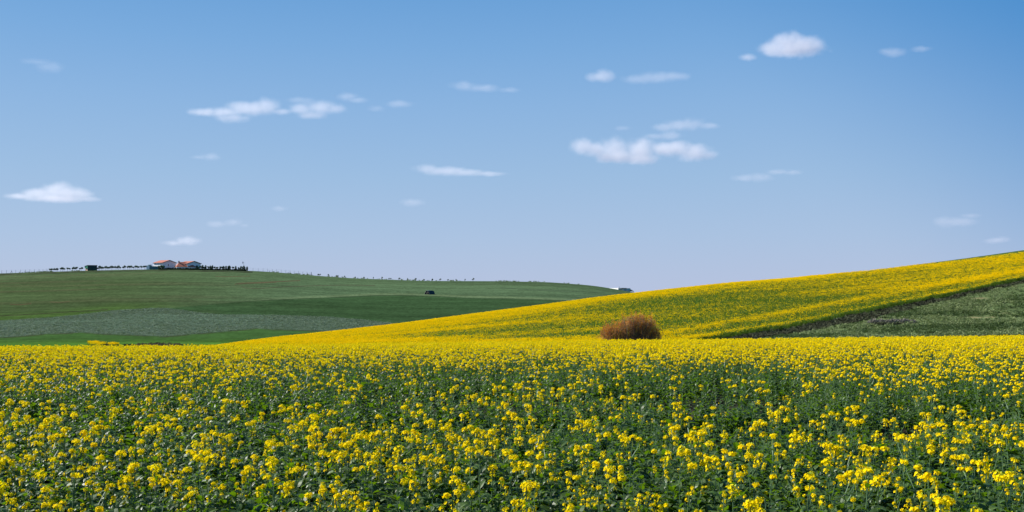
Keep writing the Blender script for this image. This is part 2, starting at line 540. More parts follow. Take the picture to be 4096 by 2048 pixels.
# ------------------------------------------------------------------ scatter (stuff): instances over points
def scatter(name, pts, pid, scl, protos, tilt=0.12, label=None, cat=None):
    n = len(pts)
    me = bpy.data.meshes.new(name)
    me.vertices.add(n)
    me.vertices.foreach_set('co', np.asarray(pts, np.float32).ravel())
    rot = np.stack([rng.normal(0, tilt, n), rng.normal(0, tilt, n), rng.uniform(0, 2 * math.pi, n)], -1)
    a = me.attributes.new('rot', 'FLOAT_VECTOR', 'POINT')
    a.data.foreach_set('vector', rot.astype(np.float32).ravel())
    a = me.attributes.new('scl', 'FLOAT', 'POINT')
    a.data.foreach_set('value', np.asarray(scl, np.float32))
    a = me.attributes.new('pid', 'INT', 'POINT')
    a.data.foreach_set('value', np.asarray(pid, np.int32))
    o = bpy.data.objects.new(name, me)
    COL.objects.link(o)
    o['kind'] = 'stuff'
    if label:
        tag(o, label, cat)
    c = bpy.data.collections.new(name + '_kit')
    for i, p in enumerate(protos):
        p.name = '%s_kit_%03d' % (name, i)
        c.objects.link(p)
    g = bpy.data.node_groups.new(name + '_scatter', 'GeometryNodeTree')
    g.interface.new_socket('Geometry', in_out='INPUT', socket_type='NodeSocketGeometry')
    g.interface.new_socket('Geometry', in_out='OUTPUT', socket_type='NodeSocketGeometry')
    N, L = g.nodes, g.links
    gi, go = N.new('NodeGroupInput'), N.new('NodeGroupOutput')
    ci = N.new('GeometryNodeCollectionInfo')
    ci.inputs['Collection'].default_value = c
    ci.inputs['Separate Children'].default_value = True
    ci.inputs['Reset Children'].default_value = True
    ip = N.new('GeometryNodeInstanceOnPoints')
    ip.inputs['Pick Instance'].default_value = True
    def attr(nm, dt):
        q = N.new('GeometryNodeInputNamedAttribute')
        q.data_type = dt
        q.inputs['Name'].default_value = nm
        return q.outputs['Attribute']
    er = N.new('FunctionNodeEulerToRotation')
    L.new(attr('rot', 'FLOAT_VECTOR'), er.inputs[0])
    L.new(er.outputs[0], ip.inputs['Rotation'])
    L.new(attr('scl', 'FLOAT'), ip.inputs['Scale'])
    L.new(attr('pid', 'INT'), ip.inputs['Instance Index'])
    L.new(gi.outputs[0], ip.inputs['Points'])
    L.new(ci.outputs[0], ip.inputs['Instance'])
    L.new(ip.outputs[0], go.inputs[0])
    md = o.modifiers.new('scatter', 'NODES')
    md.node_group = g
    return o

# ------------------------------------------------------------------ rapeseed plants
def leaf(mb, base, az, L, w, pitch, droop, seg=4, mi=0, wav=0.15, r=rnd):
    """one blade: leaves the stem at PITCH, bends down by DROOP over its length, folded along the midrib"""
    p = Vector(base)
    rows = []
    side = Vector((-math.sin(az), math.cos(az), 0))
    for i in range(seg + 1):
        t = i / seg
        a = pitch - droop * t
        d = Vector((math.cos(az) * math.cos(a), math.sin(az) * math.cos(a), math.sin(a)))
        up = side.cross(d) * -1
        ww = w * (0.25 + 0.75 * math.sin(math.pi * min(1, (t * 0.85 + 0.12)))) * (1 if i < seg else 0.15)
        jj = (r.random() - 0.5) * wav * w
        rows.append([p + side * ww + up * (ww * 0.28 + jj), p, p - side * ww + up * (ww * 0.28 - jj)])
        p = p + d * (L / seg)
    mb.grid(rows, mi)

def flower(mb, c, nrm, s, mi=0, r=rnd):
    n = Vector(nrm).normalized()
    a = n.cross(Vector((0.31, 0.2, 0.9))).normalized()
    b = n.cross(a)
    th = r.random() * 6.28
    for k in range(4):
        t = th + k * math.pi / 2 + (r.random() - 0.5) * 0.3
        d = a * math.cos(t) + b * math.sin(t)
        e = b * math.cos(t) - a * math.sin(t)
        lift = n * s * r.uniform(0.1, 0.45)
        o = Vector(c)
        mb.face([o, o + d * s * 0.65 + e * s * 0.48 + lift * 0.7, o + d * s * 1.1 + lift, o + d * s * 0.65 - e * s * 0.48 + lift * 0.7], mi)

def flower_head(mb, p, rad, n, s, detail=2, r=rnd, tall=0.75, loose=0.0):
    """a dome of open flowers round a knot of green buds"""
    p = Vector(p)
    for i in range(n):
        z = r.uniform(-0.45, 0.95)
        t = i * 2.399 + r.random() * 0.5
        q = math.sqrt(max(0, 1 - z * z))
        d = Vector((math.cos(t) * q, math.sin(t) * q, z))
        rr = rad * r.uniform(0.72 - loose * 0.3, 1.05 + loose * 0.35)
        c = p + Vector((d.x * rr, d.y * rr, d.z * rr * tall))
        if detail >= 2:
            flower(mb, c, d + Vector((0, 0, 0.35)), s * r.uniform(0.85, 1.15), 0, r)
        else:
            a = d.cross(Vector((0.3, 0.2, 0.9))).normalized()
            b = d.cross(a)
            k = s * 1.15
            mb.face([c + a * k, c + b * k * 0.8, c - a * k, c - b * k * 0.8], 0)
    for i in range(5 if detail >= 2 else 2):
        d = Vector((r.uniform(-1, 1), r.uniform(-1, 1), r.uniform(0.5, 1.2))).normalized()
        c = p + d * rad * 0.75
        a = d.cross(Vector((0.9, 0.2, 0.3))).normalized() * s * 0.5
        b = d * s * 0.9
        mb.face([c - a, c + a, c + a * 0.6 + b, c - a * 0.6 + b], 1)

def make_plant(seed, H, nheads, detail=2, leaves=11, headk=1.0, leafk=1.0):
    """returns (stem, foliage, [heads]) as face collections"""
    r = random.Random(seed)
    st, fo, heads = MB(), MB(), []
    bx, by = r.uniform(-0.06, 0.06), r.uniform(-0.06, 0.06)
    top = Vector((bx, by, H))
    cur = lambda t: Vector((bx * t * t, by * t * t, H * t))
    k = 4 if detail >= 2 else 3
    st.tube([cur(t) for t in (0, 0.35, 0.7, 1)], [0.0085, 0.0075, 0.0055, 0.003], k)
    tips = [(top, 1.0)] if nheads > 0 else []
    for i in range(nheads - 1):
        t = r.uniform(0.58, 0.85)
        a = r.random() * 6.28
        L = r.uniform(0.12, 0.28)
        b0 = cur(t)
        b1 = b0 + Vector((math.cos(a) * L * 0.45, math.sin(a) * L * 0.45, L * 0.6))
        b2 = b0 + Vector((math.cos(a) * L * 0.6, math.sin(a) * L * 0.6, min(L * 1.15, H * 1.02 - b0.z)))
        st.tube([b0, b1, b2], [0.005, 0.004, 0.002], 3)
        tips.append((b2, r.uniform(0.5, 0.9)))
    for p, s in tips:
        h = MB()
        s *= headk
        h.tube([p - Vector((0, 0, 0.09 if detail >= 2 else 0.03)), p], [0.003, 0.003], 3, 1)
        if detail >= 2:
            flower_head(h, p, 0.040 * s * r.uniform(0.75, 1.15), int(r.uniform(14, 30) * s), 0.0165, 2, r, r.choice((0.55, 0.65, 0.75, 0.9)), r.random())
            if r.random() < 0.6:
                for q in range(r.randint(3, 7)):
                    a = r.random() * 6.28
                    flower(h, p + Vector((math.cos(a) * 0.022, math.sin(a) * 0.022, -r.uniform(0.03, 0.085))), (math.cos(a), math.sin(a), 0.5), 0.0145, 0, r)
        else:
            flower_head(h, p, 0.041 * s * r.uniform(0.7, 1.15), int(r.uniform(10, 17) * s) + 2, 0.0175, 1, r, r.choice((0.6, 0.9, 1.4)), r.random())
        heads.append(h)
    seg = 4 if detail >= 2 else 2
    for i in range(leaves):
        t = (i + 0.6) / leaves
        z = 0.10 + 0.78 * t
        big = 1 - t
        a = i * 2.4 + r.random() * 0.9
        L = (0.085 + 0.15 * big) * r.uniform(0.8, 1.25) * leafk
        leaf(fo, cur(z), a, L, L * r.uniform(0.20, 0.33), r.uniform(0.35, 1.0), r.uniform(0.7, 1.9), seg, 0, 0.3, r)
    return st, fo, heads

def merged_plant(name, seed, H, nh, detail, leaves, headk=1.0, leafk=1.0):
    st, fo, heads = make_plant(seed, H, nh, detail, leaves, headk, leafk)
    a = MB()
    def add(b, mm):
        n = len(a.v)
        a.v += b.v
        a.f += [tuple(i + n for i in f) for f in b.f]
        a.m += [mm[i] for i in b.m]
    add(st, [2])
    add(fo, [3])
    for h in heads:
        add(h, [0, 1])
    return a.build(name, [M['petal'], M['bud'], M['stem'], M['leaf']], link=False)

def near_bloom(x, y):
    """how many of the near field's plants are in flower: bands across the field"""
    z = height(x, y) + CANOPY
    px, row = photo_px(x, y), photo_row(z, y)
    r = row + (fbm(x * 0.25, y * 0.3, 61) - 0.5) * 26
    lf = sstep(1500, 600, px)
    d = np.interp(r, [1370, 1400, 1440, 1470, 1500, 1530, 1560, 1590, 1630, 1680, 1780, 1880, 1960, 2060, 2300],
                  [1.0, 0.72, 0.30, 0.19, 0.14, 0.17, 0.11, 0.06, 0.14, 0.26, 0.33, 0.31, 0.19, 0.11, 0.09])
    g = lambda c, w: np.exp(-((r - c) / w) ** 2)
    d = d + lf * (0.20 * g(1480, 40) + 0.05 * g(1570, 25))
    rt = sstep(3100, 3900, px)
    d = d + rt * 0.16 * g(1475, 35)
    d = d - g(1487, 13) * sstep(1250, 1500, px) * sstep(3300, 3000, px) * 0.22
    d = d + g(1530, 10) * sstep(1200, 1450, px) * sstep(2900, 2500, px) * 0.22
    d = d + (fbm(x * 0.6, y * 0.6, 71, 3) - 0.5) * 0.45 * np.clip(d * 2, 0, 1)
    return np.clip(d, 0.0, 1.0)

def strips(x, y, k):
    """wheel tracks and thin spots across the field, their half-width multiplied by K"""
    z = height(x, y) + CANOPY
    px, row = photo_px(x, y), photo_row(z, y)
    r = row + (fbm(x * 0.3, y * 0.5, 81) - 0.5) * 16
    g = lambda c, w: np.exp(-((r - c) / (w * k)) ** 2)
    v = g(1500, 13) * sstep(1330, 1480, px) * sstep(3350, 2950, px)
    v = v + g(1553, 12) * sstep(780, 930, px) * sstep(1380, 1180, px)
    v = v + g(1590, 16) * sstep(1250, 1550, px) * sstep(2350, 2000, px) * 0.85
    v = v + g(1590, 18) * sstep(2550, 2750, px) * sstep(3750, 3450, px)
    v = v + g(1560, 13) * sstep(3450, 3650, px) * 0.8
    v = v + g(1562, 10) * sstep(700, 300, px) * 0.6
    v = v * sstep(0.25, 0.45, fbm(x * 0.35, y * 0.35, 91)) * 1.15
    return np.clip(v, 0, 1)

def gap(x, y):
    return strips(x, y, 1.0)

def low_strip(x, y):
    return strips(x, y, 1.6)

def field_points(y0, y1, dens, um=0.60, extra=2.0):
    """random points of a trapezoid of the field, DENS per square metre"""
    wmax = um * y1 + extra
    n = int(dens * 2 * wmax * (y1 - y0))
    y = rng.uniform(y0, y1, n)
    x = rng.uniform(-wmax, wmax, n)
    k = np.abs(x) < um * y + extra
    return x[k], y[k]

# --- kits
NV = 14
NHEADS = [1, 2, 3, 1, 2, 2, 1, 3, 1, 2, 1, 4, 2, 2]
plant_parts = []
for i in range(NV):
    H = 0.86 + 0.22 * ((i * 5) % NV) / NV
    st, fo, hd = make_plant(100 + i, H, NHEADS[i], 2, 12, 1.0)
    plant_parts.append((st.mesh('stem', M['stem']), fo.mesh('foliage', M['leaf']), [h.mesh('flower_head', [M['petal'], M['bud']]) for h in hd]))
near_kit = [merged_plant('k', 100 + i, 0.86 + 0.22 * ((i * 5) % NV) / NV, NHEADS[i], 2, 12) for i in range(NV)]
leafy_kit = [merged_plant('k', 200 + i, 0.60 + 0.025 * i, 0, 2, 13, 1.0, (1.0, 1.45, 0.9, 1.2, 1.0, 0.8, 1.5, 1.0)[i]) for i in range(8)] + [merged_plant('k', 220 + i, 0.70 + 0.03 * i, (2, 3, 2, 4, 3, 2)[i], 2, 12, 0.42) for i in range(6)]
mid_kit = [merged_plant('k', 300 + i, 0.84 + 0.22 * ((i * 5) % NV) / NV, NHEADS[i], 1, 9, 1.1) for i in range(NV)]
midleafy_kit = [merged_plant('k', 400 + i, 0.60 + 0.025 * i, 0, 1, 12) for i in range(8)] + [merged_plant('k', 420 + i, 0.70 + 0.03 * i, (2, 3, 2, 4, 3, 2)[i], 1, 11, 0.45) for i in range(6)]

def on_land(x, y, dz=0.0):
    return np.stack([x, y, height(x, y) + dz], -1)

# flowering plants
YN = 20.0
x1, y1 = field_points(5.6, YN, 13.0, 0.68, 4.0)
k = rng.random(len(x1)) < near_bloom(x1, y1) * (1 - 0.95 * gap(x1, y1)) * (1 - 0.8 * low_strip(x1, y1))
x1, y1 = x1[k], y1[k]
# the 300 flowering plants that stand nearest, inside the picture, are plants of their own
rtop = photo_row(height(x1, y1) + 0.95, y1)
vis = (np.abs(photo_px(x1, y1) - 2048) < 2040) & (rtop < 2044)
order = np.argsort(np.where(vis, y1, 1e9))
near300 = order[:300][vis[order[:300]]]
rest = np.setdiff1d(np.arange(len(x1)), near300)
PLANT_LABEL = 'yellow-flowered rapeseed plant in the nearest rows along the bottom of the photo'
for i in near300:
    v = rnd.randrange(NV)
    root = empty('rapeseed_plant', (float(x1[i]), float(y1[i]), float(height(x1[i], y1[i])) - 0.01), rnd.random() * 6.28)
    root.rotation_euler = (rnd.gauss(0, 0.07), rnd.gauss(0, 0.07), rnd.random() * 6.28)
    s = rnd.uniform(0.9, 1.1)
    root.scale = (s, s, s)
    tag(root, PLANT_LABEL, 'rapeseed plant', 'rapeseed plants flowering in the nearest rows')
    st, fo, hd = plant_parts[v]
    for nm, me in [('stem', st), ('foliage', fo)] + [('flower_head', h) for h in hd]:
        o = bpy.data.objects.new(nm, me)
        COL.objects.link(o)
        o.parent = root
scatter('rapeseed_crop', on_land(x1[rest], y1[rest]), rng.integers(0, NV, len(rest)), rng.uniform(0.88, 1.1, len(rest)), near_kit, 0.08)
x2, y2 = field_points(YN, 84.0, 15.0, 0.68, 4.0)
k = rng.random(len(x2)) < near_bloom(x2, y2) * (1 - 0.95 * gap(x2, y2)) * (1 - 0.8 * low_strip(x2, y2))
x2, y2 = x2[k], y2[k]
scatter('rapeseed_flowers', on_land(x2, y2), rng.integers(0, NV, len(x2)), rng.uniform(0.86, 1.1, len(x2)), mid_kit, 0.09)
# the green plants between them
x3, y3 = field_points(5.2, YN, 20.0, 0.70, 4.0)
g = gap(x3, y3)
k = rng.random(len(x3)) > g * 0.93
x3, y3, g = x3[k], y3[k], g[k]
hs = 0.74 + 0.42 * fbm(x3 * 0.8, y3 * 0.8, 95)
def leafy_pick(x, y):
    few = rng.random(len(x)) < np.clip(0.06 + near_bloom(x, y) * 0.8, 0, 0.30) * (1 - low_strip(x, y) * 0.7)
    return np.where(few, rng.integers(8, 14, len(x)), rng.integers(0, 8, len(x)))
scatter('green_undergrowth', on_land(x3, y3), leafy_pick(x3, y3), rng.uniform(0.85, 1.1, len(x3)) * hs * (1 - 0.5 * g) * (1 - 0.68 * low_strip(x3, y3)), leafy_kit, 0.14)
x4, y4 = field_points(YN, 84.0, 13.0, 0.68, 4.0)
g = gap(x4, y4)
k = rng.random(len(x4)) > g * 0.93
x4, y4, g = x4[k], y4[k], g[k]
hs = 0.82 + 0.42 * fbm(x4 * 0.8, y4 * 0.8, 96)
scatter('field_undergrowth', on_land(x4, y4), leafy_pick(x4, y4), rng.uniform(0.85, 1.1, len(x4)) * hs * (1 - 0.5 * g) * (1 - 0.68 * low_strip(x4, y4)), midleafy_kit, 0.14)

# ------------------------------------------------------------------ the yellow hillside
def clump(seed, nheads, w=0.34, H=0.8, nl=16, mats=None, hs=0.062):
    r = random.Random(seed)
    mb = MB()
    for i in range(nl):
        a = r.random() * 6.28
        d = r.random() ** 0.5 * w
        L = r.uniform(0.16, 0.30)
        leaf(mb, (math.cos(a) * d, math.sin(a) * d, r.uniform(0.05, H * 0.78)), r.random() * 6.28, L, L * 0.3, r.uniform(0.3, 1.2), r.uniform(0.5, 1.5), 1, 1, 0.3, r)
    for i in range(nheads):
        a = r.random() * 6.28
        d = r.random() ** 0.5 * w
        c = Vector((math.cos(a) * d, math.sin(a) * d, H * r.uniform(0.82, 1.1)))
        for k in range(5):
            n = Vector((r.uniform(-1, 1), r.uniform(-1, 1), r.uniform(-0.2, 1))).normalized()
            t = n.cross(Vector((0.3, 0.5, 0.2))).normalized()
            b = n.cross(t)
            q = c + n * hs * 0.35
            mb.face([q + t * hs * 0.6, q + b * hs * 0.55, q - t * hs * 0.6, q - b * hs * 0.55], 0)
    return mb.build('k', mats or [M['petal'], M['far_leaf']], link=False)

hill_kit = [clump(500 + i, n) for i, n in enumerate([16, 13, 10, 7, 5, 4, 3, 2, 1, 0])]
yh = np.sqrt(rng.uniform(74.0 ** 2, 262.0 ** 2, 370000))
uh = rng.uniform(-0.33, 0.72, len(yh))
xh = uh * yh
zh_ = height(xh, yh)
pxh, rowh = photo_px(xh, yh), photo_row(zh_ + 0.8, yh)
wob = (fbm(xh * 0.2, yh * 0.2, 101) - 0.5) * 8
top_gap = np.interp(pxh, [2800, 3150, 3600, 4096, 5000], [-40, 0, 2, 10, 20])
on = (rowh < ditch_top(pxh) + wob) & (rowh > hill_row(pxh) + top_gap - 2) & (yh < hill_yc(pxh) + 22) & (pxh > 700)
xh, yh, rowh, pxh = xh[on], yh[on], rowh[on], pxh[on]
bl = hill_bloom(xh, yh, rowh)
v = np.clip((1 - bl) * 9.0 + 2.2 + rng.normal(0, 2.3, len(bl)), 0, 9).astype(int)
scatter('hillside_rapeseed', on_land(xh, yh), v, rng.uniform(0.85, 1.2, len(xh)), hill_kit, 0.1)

# ------------------------------------------------------------------ weeds, ditch growth and the blue green crop
def tuft(seed, mat, n=14, w=0.5, H=0.45, wid=0.07, p0=0.5, p1=1.45):
    r = random.Random(seed)
    mb = MB()
    for i in range(n):
        a = r.random() * 6.28
        d = r.random() ** 0.5 * w * 0.7
        L = H * r.uniform(0.6, 1.2)
        leaf(mb, (math.cos(a) * d, math.sin(a) * d, r.uniform(0, H * 0.4)), r.random() * 6.28, L, wid * r.uniform(0.7, 1.4), r.uniform(p0, p1), r.uniform(0.2, 1.3), 2, 0, 0.3, r)
    return mb.build('k', mat, link=False)

yp = np.sqrt(rng.uniform(74.0 ** 2, 255.0 ** 2, 150000))
xp = rng.uniform(0.10, 0.75, len(yp)) * yp
rp = photo_row(height(xp, yp) + 0.8, yp)
pp = photo_px(xp, yp)
wob = (fbm(xp * 0.25, yp * 0.25, 103) - 0.5) * 10
pat = (rp > ditch_bot(pp) + wob) & (fbm(xp * 0.10, yp * 0.30, 21) < 0.72) & (rng.random(len(xp)) < 0.25 + 0.75 * sstep(0.42, 0.6, fbm(xp * 0.06, yp * 0.12, 105)))
dit = (rp > ditch_top(pp) + 2 + wob) & (rp < ditch_bot(pp) - 1 + wob) & (rng.random(len(xp)) < 0.3 + 0.7 * sstep(0.4, 0.6, fbm(xp * 0.15, yp * 0.15, 111)))
scatter('slope_weeds', on_land(xp[pat], yp[pat]), np.where(fbm(xp[pat] * 0.10, yp[pat] * 0.2, 121) > 0.44, rng.integers(0, 3, pat.sum()), rng.integers(3, 6, pat.sum())), rng.uniform(0.45, 1.1, pat.sum()), [tuft(600 + i, M['weed' if i < 3 else 'weed_dark'], 16, 0.55, 0.34, 0.06, 0.2, 1.2) for i in range(6)], 0.2)
scatter('ditch_growth', on_land(xp[dit], yp[dit]), rng.integers(0, 6, dit.sum()), rng.uniform(0.35, 0.85, dit.sum()), [tuft(620 + i, M['ditch_leaf'], 18, 0.6, 0.5, 0.06) for i in range(6)], 0.2)
yr = np.sqrt(rng.uniform(170.0 ** 2, 480.0 ** 2, 420000))
xr = rng.uniform(-0.70, 0.0, len(yr)) * yr
rr_ = photo_row(height(xr, yr), yr)
pr_ = photo_px(xr, yr)
wob = (fbm(xr * 0.06, yr * 0.06, 41) - 0.5) * 7
on = (rr_ > L2(pr_) + wob * 0.4) & (rr_ < L1(pr_) + wob * 0.5 - 1) & (yr > np.where(pr_ > 500, hill_yc(pr_) + 30, 0))
on &= rng.random(len(xr)) < 0.15 + 0.35 * sstep(0.3, 0.6, fbm(xr * 0.03, yr * 0.06, 107))
scatter('blue_green_crop', on_land(xr[on], yr[on]), rng.integers(0, 5, on.sum()), rng.uniform(0.5, 1.15, on.sum()), [tuft(640 + i, M['rough_crop'], 12, 0.7, 0.20, 0.13, 0.0, 0.5) for i in range(5)], 0.2)

# ------------------------------------------------------------------ building materials
M['white_wall'] = noisy('white_wall', (0.76, 0.76, 0.74), (0.84, 0.84, 0.82), 1.2, 0.85, bump=0.05)
M['roof_tile'] = noisy('roof_tile', (0.30, 0.085, 0.050), (0.40, 0.135, 0.080), 2.5, 0.8, bump=0.3, stretch=(1, 1, 3))
M['dark_trim'] = noisy('dark_trim', (0.035, 0.045, 0.065), (0.06, 0.07, 0.09), 3, 0.6)
M['glass'] = noisy('glass', (0.02, 0.03, 0.035), (0.04, 0.05, 0.06), 2, 0.15, spec=0.6)
M['teal_sheet'] = noisy('teal_sheet', (0.06, 0.15, 0.15), (0.09, 0.21, 0.20), 1.5, 0.7)
M['green_sheet'] = noisy('green_sheet', (0.010, 0.14, 0.075), (0.016, 0.19, 0.10), 1.5, 0.6, stretch=(6, 6, 0.5))
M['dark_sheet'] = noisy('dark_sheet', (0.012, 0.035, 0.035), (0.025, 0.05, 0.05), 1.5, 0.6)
M['peach_wall'] = noisy('peach_wall', (0.46, 0.30, 0.22), (0.56, 0.38, 0.29), 1.5, 0.85)
M['tarp'] = noisy('tarp', (0.010, 0.022, 0.030), (0.022, 0.036, 0.042), 1.5, 0.5, bump=0.3)
M['painted_shade'] = noisy('painted_shade', (0.010, 0.009, 0.008), (0.020, 0.017, 0.014), 2, 0.9)  # near-black colour standing in for the shade within the shelter
M['pale_wood'] = noisy('pale_wood', (0.25, 0.24, 0.22), (0.35, 0.34, 0.31), 3, 0.8)
M['post'] = noisy('post', (0.07, 0.065, 0.06), (0.12, 0.11, 0.10), 6, 0.8)
M['wire'] = noisy('wire', (0.15, 0.15, 0.15), (0.22, 0.22, 0.22), 6, 0.5)
M['bark'] = noisy('bark', (0.07, 0.055, 0.04), (0.13, 0.10, 0.075), 6, 0.9, bump=0.3)
M['crown'] = noisy('crown', (0.030, 0.062, 0.040), (0.058, 0.10, 0.062), 3, 0.65, perinst=0.25, transl=(0.05, 0.12, 0.03), tmix=0.2)
M['crown_grey'] = noisy('crown_grey', (0.075, 0.10, 0.07), (0.11, 0.14, 0.095), 3, 0.7, perinst=0.2, transl=(0.08, 0.12, 0.05), tmix=0.2)
M['hedge'] = noisy('hedge', (0.012, 0.028, 0.012), (0.028, 0.050, 0.020), 3, 0.7)
M['twig'] = noisy('twig', (0.46, 0.215, 0.07), (0.58, 0.33, 0.14), 2.0, 0.8, transl=(0.60, 0.30, 0.10), tmix=0.4, spec=0.1)
M['rust_leaf'] = noisy('rust_leaf', (0.58, 0.17, 0.022), (0.74, 0.29, 0.035), 2.0, 0.7, transl=(0.5, 0.2, 0.02), tmix=0.35)
M['lime_leaf'] = noisy('lime_leaf', (0.30, 0.27, 0.02), (0.45, 0.40, 0.03), 2.0, 0.7, transl=(0.35, 0.3, 0.02), tmix=0.3)
M['pale_panel'] = noisy('pale_panel', (0.55, 0.60, 0.62), (0.62, 0.66, 0.68), 2, 0.6)
M['teal_wall'] = noisy('teal_wall', (0.22, 0.36, 0.40), (0.28, 0.42, 0.46), 1.5, 0.8)
M['shaded_white_wall'] = noisy('shaded_white_wall', (0.42, 0.44, 0.42), (0.50, 0.52, 0.50), 1.5, 0.8)  # white wall with the shade of its right face put into the colour
M['red_paint'] = noisy('red_paint', (0.50, 0.14, 0.12), (0.58, 0.18, 0.15), 2, 0.7)

def on_skyline(px, back=0.0):
    x, y, z = skyline(px)
    k = (y + back) / y
    x, y = x * k, y + back
    return x, y, float(height(x, y))

# ------------------------------------------------------------------ farm on the hilltop
PM = 620.0 / FPX       # metres per photo pixel at the hilltop

def gabled_house(name, corner_px, L, Wd, He, Hr, ang, label, group, base_drop=0.6, slits=(), porch=False):
    x, y, z = on_skyline(corner_px, -1.0)
    root = empty(name, (x, y, z - 0.2))
    tag(root, label, 'house', group)
    l = Vector((-math.cos(ang), math.sin(ang), 0))
    g = Vector((math.sin(ang), math.cos(ang), 0))
    up = Vector((0, 0, 1))
    P = lambda a, b, c: l * a + g * b + up * c
    w = MB()
    w.solid([P(0, 0, -base_drop), P(0, Wd, -base_drop), P(0, Wd, He), P(0, Wd / 2, Hr), P(0, 0, He)], l * L)
    w.build('wall', M['white_wall'], root)
    r = MB()
    sl_ = (Hr - He) / (Wd / 2)
    o, th = 0.45, 0.22
    for sgn in (0, 1):
        b0, b1 = (-o, Wd / 2) if sgn == 0 else (Wd + o, Wd / 2)
        z0, z1 = He - sl_ * o + 0.02, Hr + 0.02
        r.solid([P(-o, b0, z0), P(-o, b1, z1), P(-o, b1, z1 + th), P(-o, b0, z0 + th)], l * (L + 2 * o))
    ro = r.build('roof', M['roof_tile'], root)
    t = MB()
    for sgn in (0, 1):
        b0, b1 = (-o - 0.05, Wd / 2) if sgn == 0 else (Wd + o + 0.05, Wd / 2)
        z0, z1 = He - sl_ * o - 0.10, Hr - 0.06
        t.solid([P(-o - 0.14, b0, z0), P(-o - 0.14, b1, z1), P(-o - 0.14, b1, z1 + th + 0.12), P(-o - 0.14, b0, z0 + th + 0.12)], l * 0.12)
    t.solid([P(-o, -o - 0.12, He - sl_ * o - 0.12), P(-o, -o - 0.02, He - sl_ * o - 0.12), P(-o, -o - 0.02, He - sl_ * o + 0.14), P(-o, -o - 0.12, He - sl_ * o + 0.14)], l * (L + 2 * o))
    t.build('bargeboard', M['dark_trim'], root)
    for (b, c, ww, hh) in slits:                                     # narrow windows of the gable wall
        m = MB()
        m.solid([P(-0.06, b, c), P(-0.06, b + ww, c), P(-0.06, b + ww, c + hh), P(-0.06, b, c + hh)], l * 0.05)
        m.build('window', M['glass'], root)
    if porch:
        for a in (2.2, 5.4):
            m = MB()
            pts = [P(a, -0.05, -0.3), P(a, -0.05, 1.7)] + [P(a + 0.9 - 0.9 * math.cos(k * math.pi / 8), -0.05, 1.7 + 0.9 * math.sin(k * math.pi / 8)) for k in range(1, 8)] + [P(a + 1.8, -0.05, 1.7), P(a + 1.8, -0.05, -0.3)]
            m.solid(pts, g * 0.04)
            m.build('porch_arch', M['pale_panel'], root)
        m = MB()
        m.solid([P(8.2, -0.05, 0.9), P(9.3, -0.05, 0.9), P(9.3, -0.05, 2.3), P(8.2, -0.05, 2.3)], g * 0.04)
        m.build('window', M['glass'], root)
    return root

gabled_house('farmhouse', 650, 10.3, 9.5, 4.3, 5.85, R(40), 'white farmhouse with a red gable roof, left of the two on the hilltop', 'farmhouses on the hilltop',
             slits=[(3.8, 2.2, 0.45, 1.3), (3.9, 0.4, 0.8, 0.9)], porch=True)
h2 = gabled_house('farmhouse', 750, 9.8, 9.3, 3.9, 5.3, R(40), 'white farmhouse whose long red roof reaches low in front, right of the two', 'farmhouses on the hilltop',
                  slits=[(4.2, 1.9, 0.7, 0.7)])
# its low wing under a hipped roof, in front of the gable
wx, wy, wz = on_skyline(705, -4.5)
c = R(27)
f, b = Vector((math.cos(c), math.sin(c), 0)), Vector((-math.sin(c), math.cos(c), 0))
Q = lambda i, j, k: Vector((wx, wy, wz)) + f * i + b * j + Vector((0, 0, k)) - Vector(h2.location)
LF, WB = 12.3, 8.8
m = MB()
m.solid([Q(0.4, 0.4, -0.6), Q(LF - 0.4, 0.4, -0.6), Q(LF - 0.4, WB - 0.4, -0.6), Q(0.4, WB - 0.4, -0.6)], (0, 0, 2.2))
m.build('wing_wall', M['white_wall'], h2)
m = MB()
e0, rz = 1.65, 4.75
A, B_, C_, D = Q(0, 0, e0), Q(LF, 0, e0), Q(LF, WB, e0), Q(0, WB, e0)
R0, R1 = Q(2.6, WB / 2, rz), Q(LF - 5.2, WB / 2, rz)
m.face([A, B_, R1, R0])
m.face([B_, C_, R1])
m.face([C_, D, R0, R1])
m.face([D, A, R0])
m.face([D, C_, B_, A])
m.build('hip_roof', M['roof_tile'], h2)
m = MB()
m.box((-0.35, -0.35, -1.4), (0.35, 0.35, 0.5), 0, Matrix.Translation(Q(2.2, WB / 2 - 0.5, rz)))
m.box((-0.42, -0.42, 0.5), (0.42, 0.42, 0.62), 0, Matrix.Translation(Q(2.2, WB / 2 - 0.5, rz)))
m.build('chimney', M['peach_wall'], h2)

def px_box(px0, px1, y, z0, z1, depth, mat, name, parent, ox, oy, oz):
    mb = MB()
    k = y / FPX
    mb.box(((px0 - 2048) * k - ox, y - oy, z0 - oz), ((px1 - 2048) * k - ox, y - oy + depth, z1 - oz))
    return mb.build(name, mat, parent)

# white outbuilding with a slanting end and the teal screen beside it
x, y, z = on_skyline(592, -1.5)
o = empty('outbuilding', (x, y, z))
tag(o, 'small white outbuilding with a slanted roof left of the teal screen on the hilltop', 'outbuilding')
m = MB()
w = 11.5 * PM
m.solid([(-w * 0.55, 0, -0.5), (w * 0.5, 0, -0.5), (w * 0.5, 0, 2.9), (w * 0.12, 0, 2.8), (-w * 0.55, 0, 1.5)], (0.6, 3.0, 0))
m.build('wall', M['white_wall'], o)
m = MB()
m.solid([(-w * 0.55 - 0.15, -0.15, 1.5), (w * 0.12, -0.15, 2.81), (w * 0.5 + 0.1, -0.15, 2.92), (w * 0.5 + 0.1, -0.15, 3.04), (w * 0.12, -0.15, 2.93), (-w * 0.55 - 0.15, -0.15, 1.62)], (0.66, 3.3, 0))
m.build('roof', M['white_wall'], o)
x, y, z = on_skyline(620, -3.0)
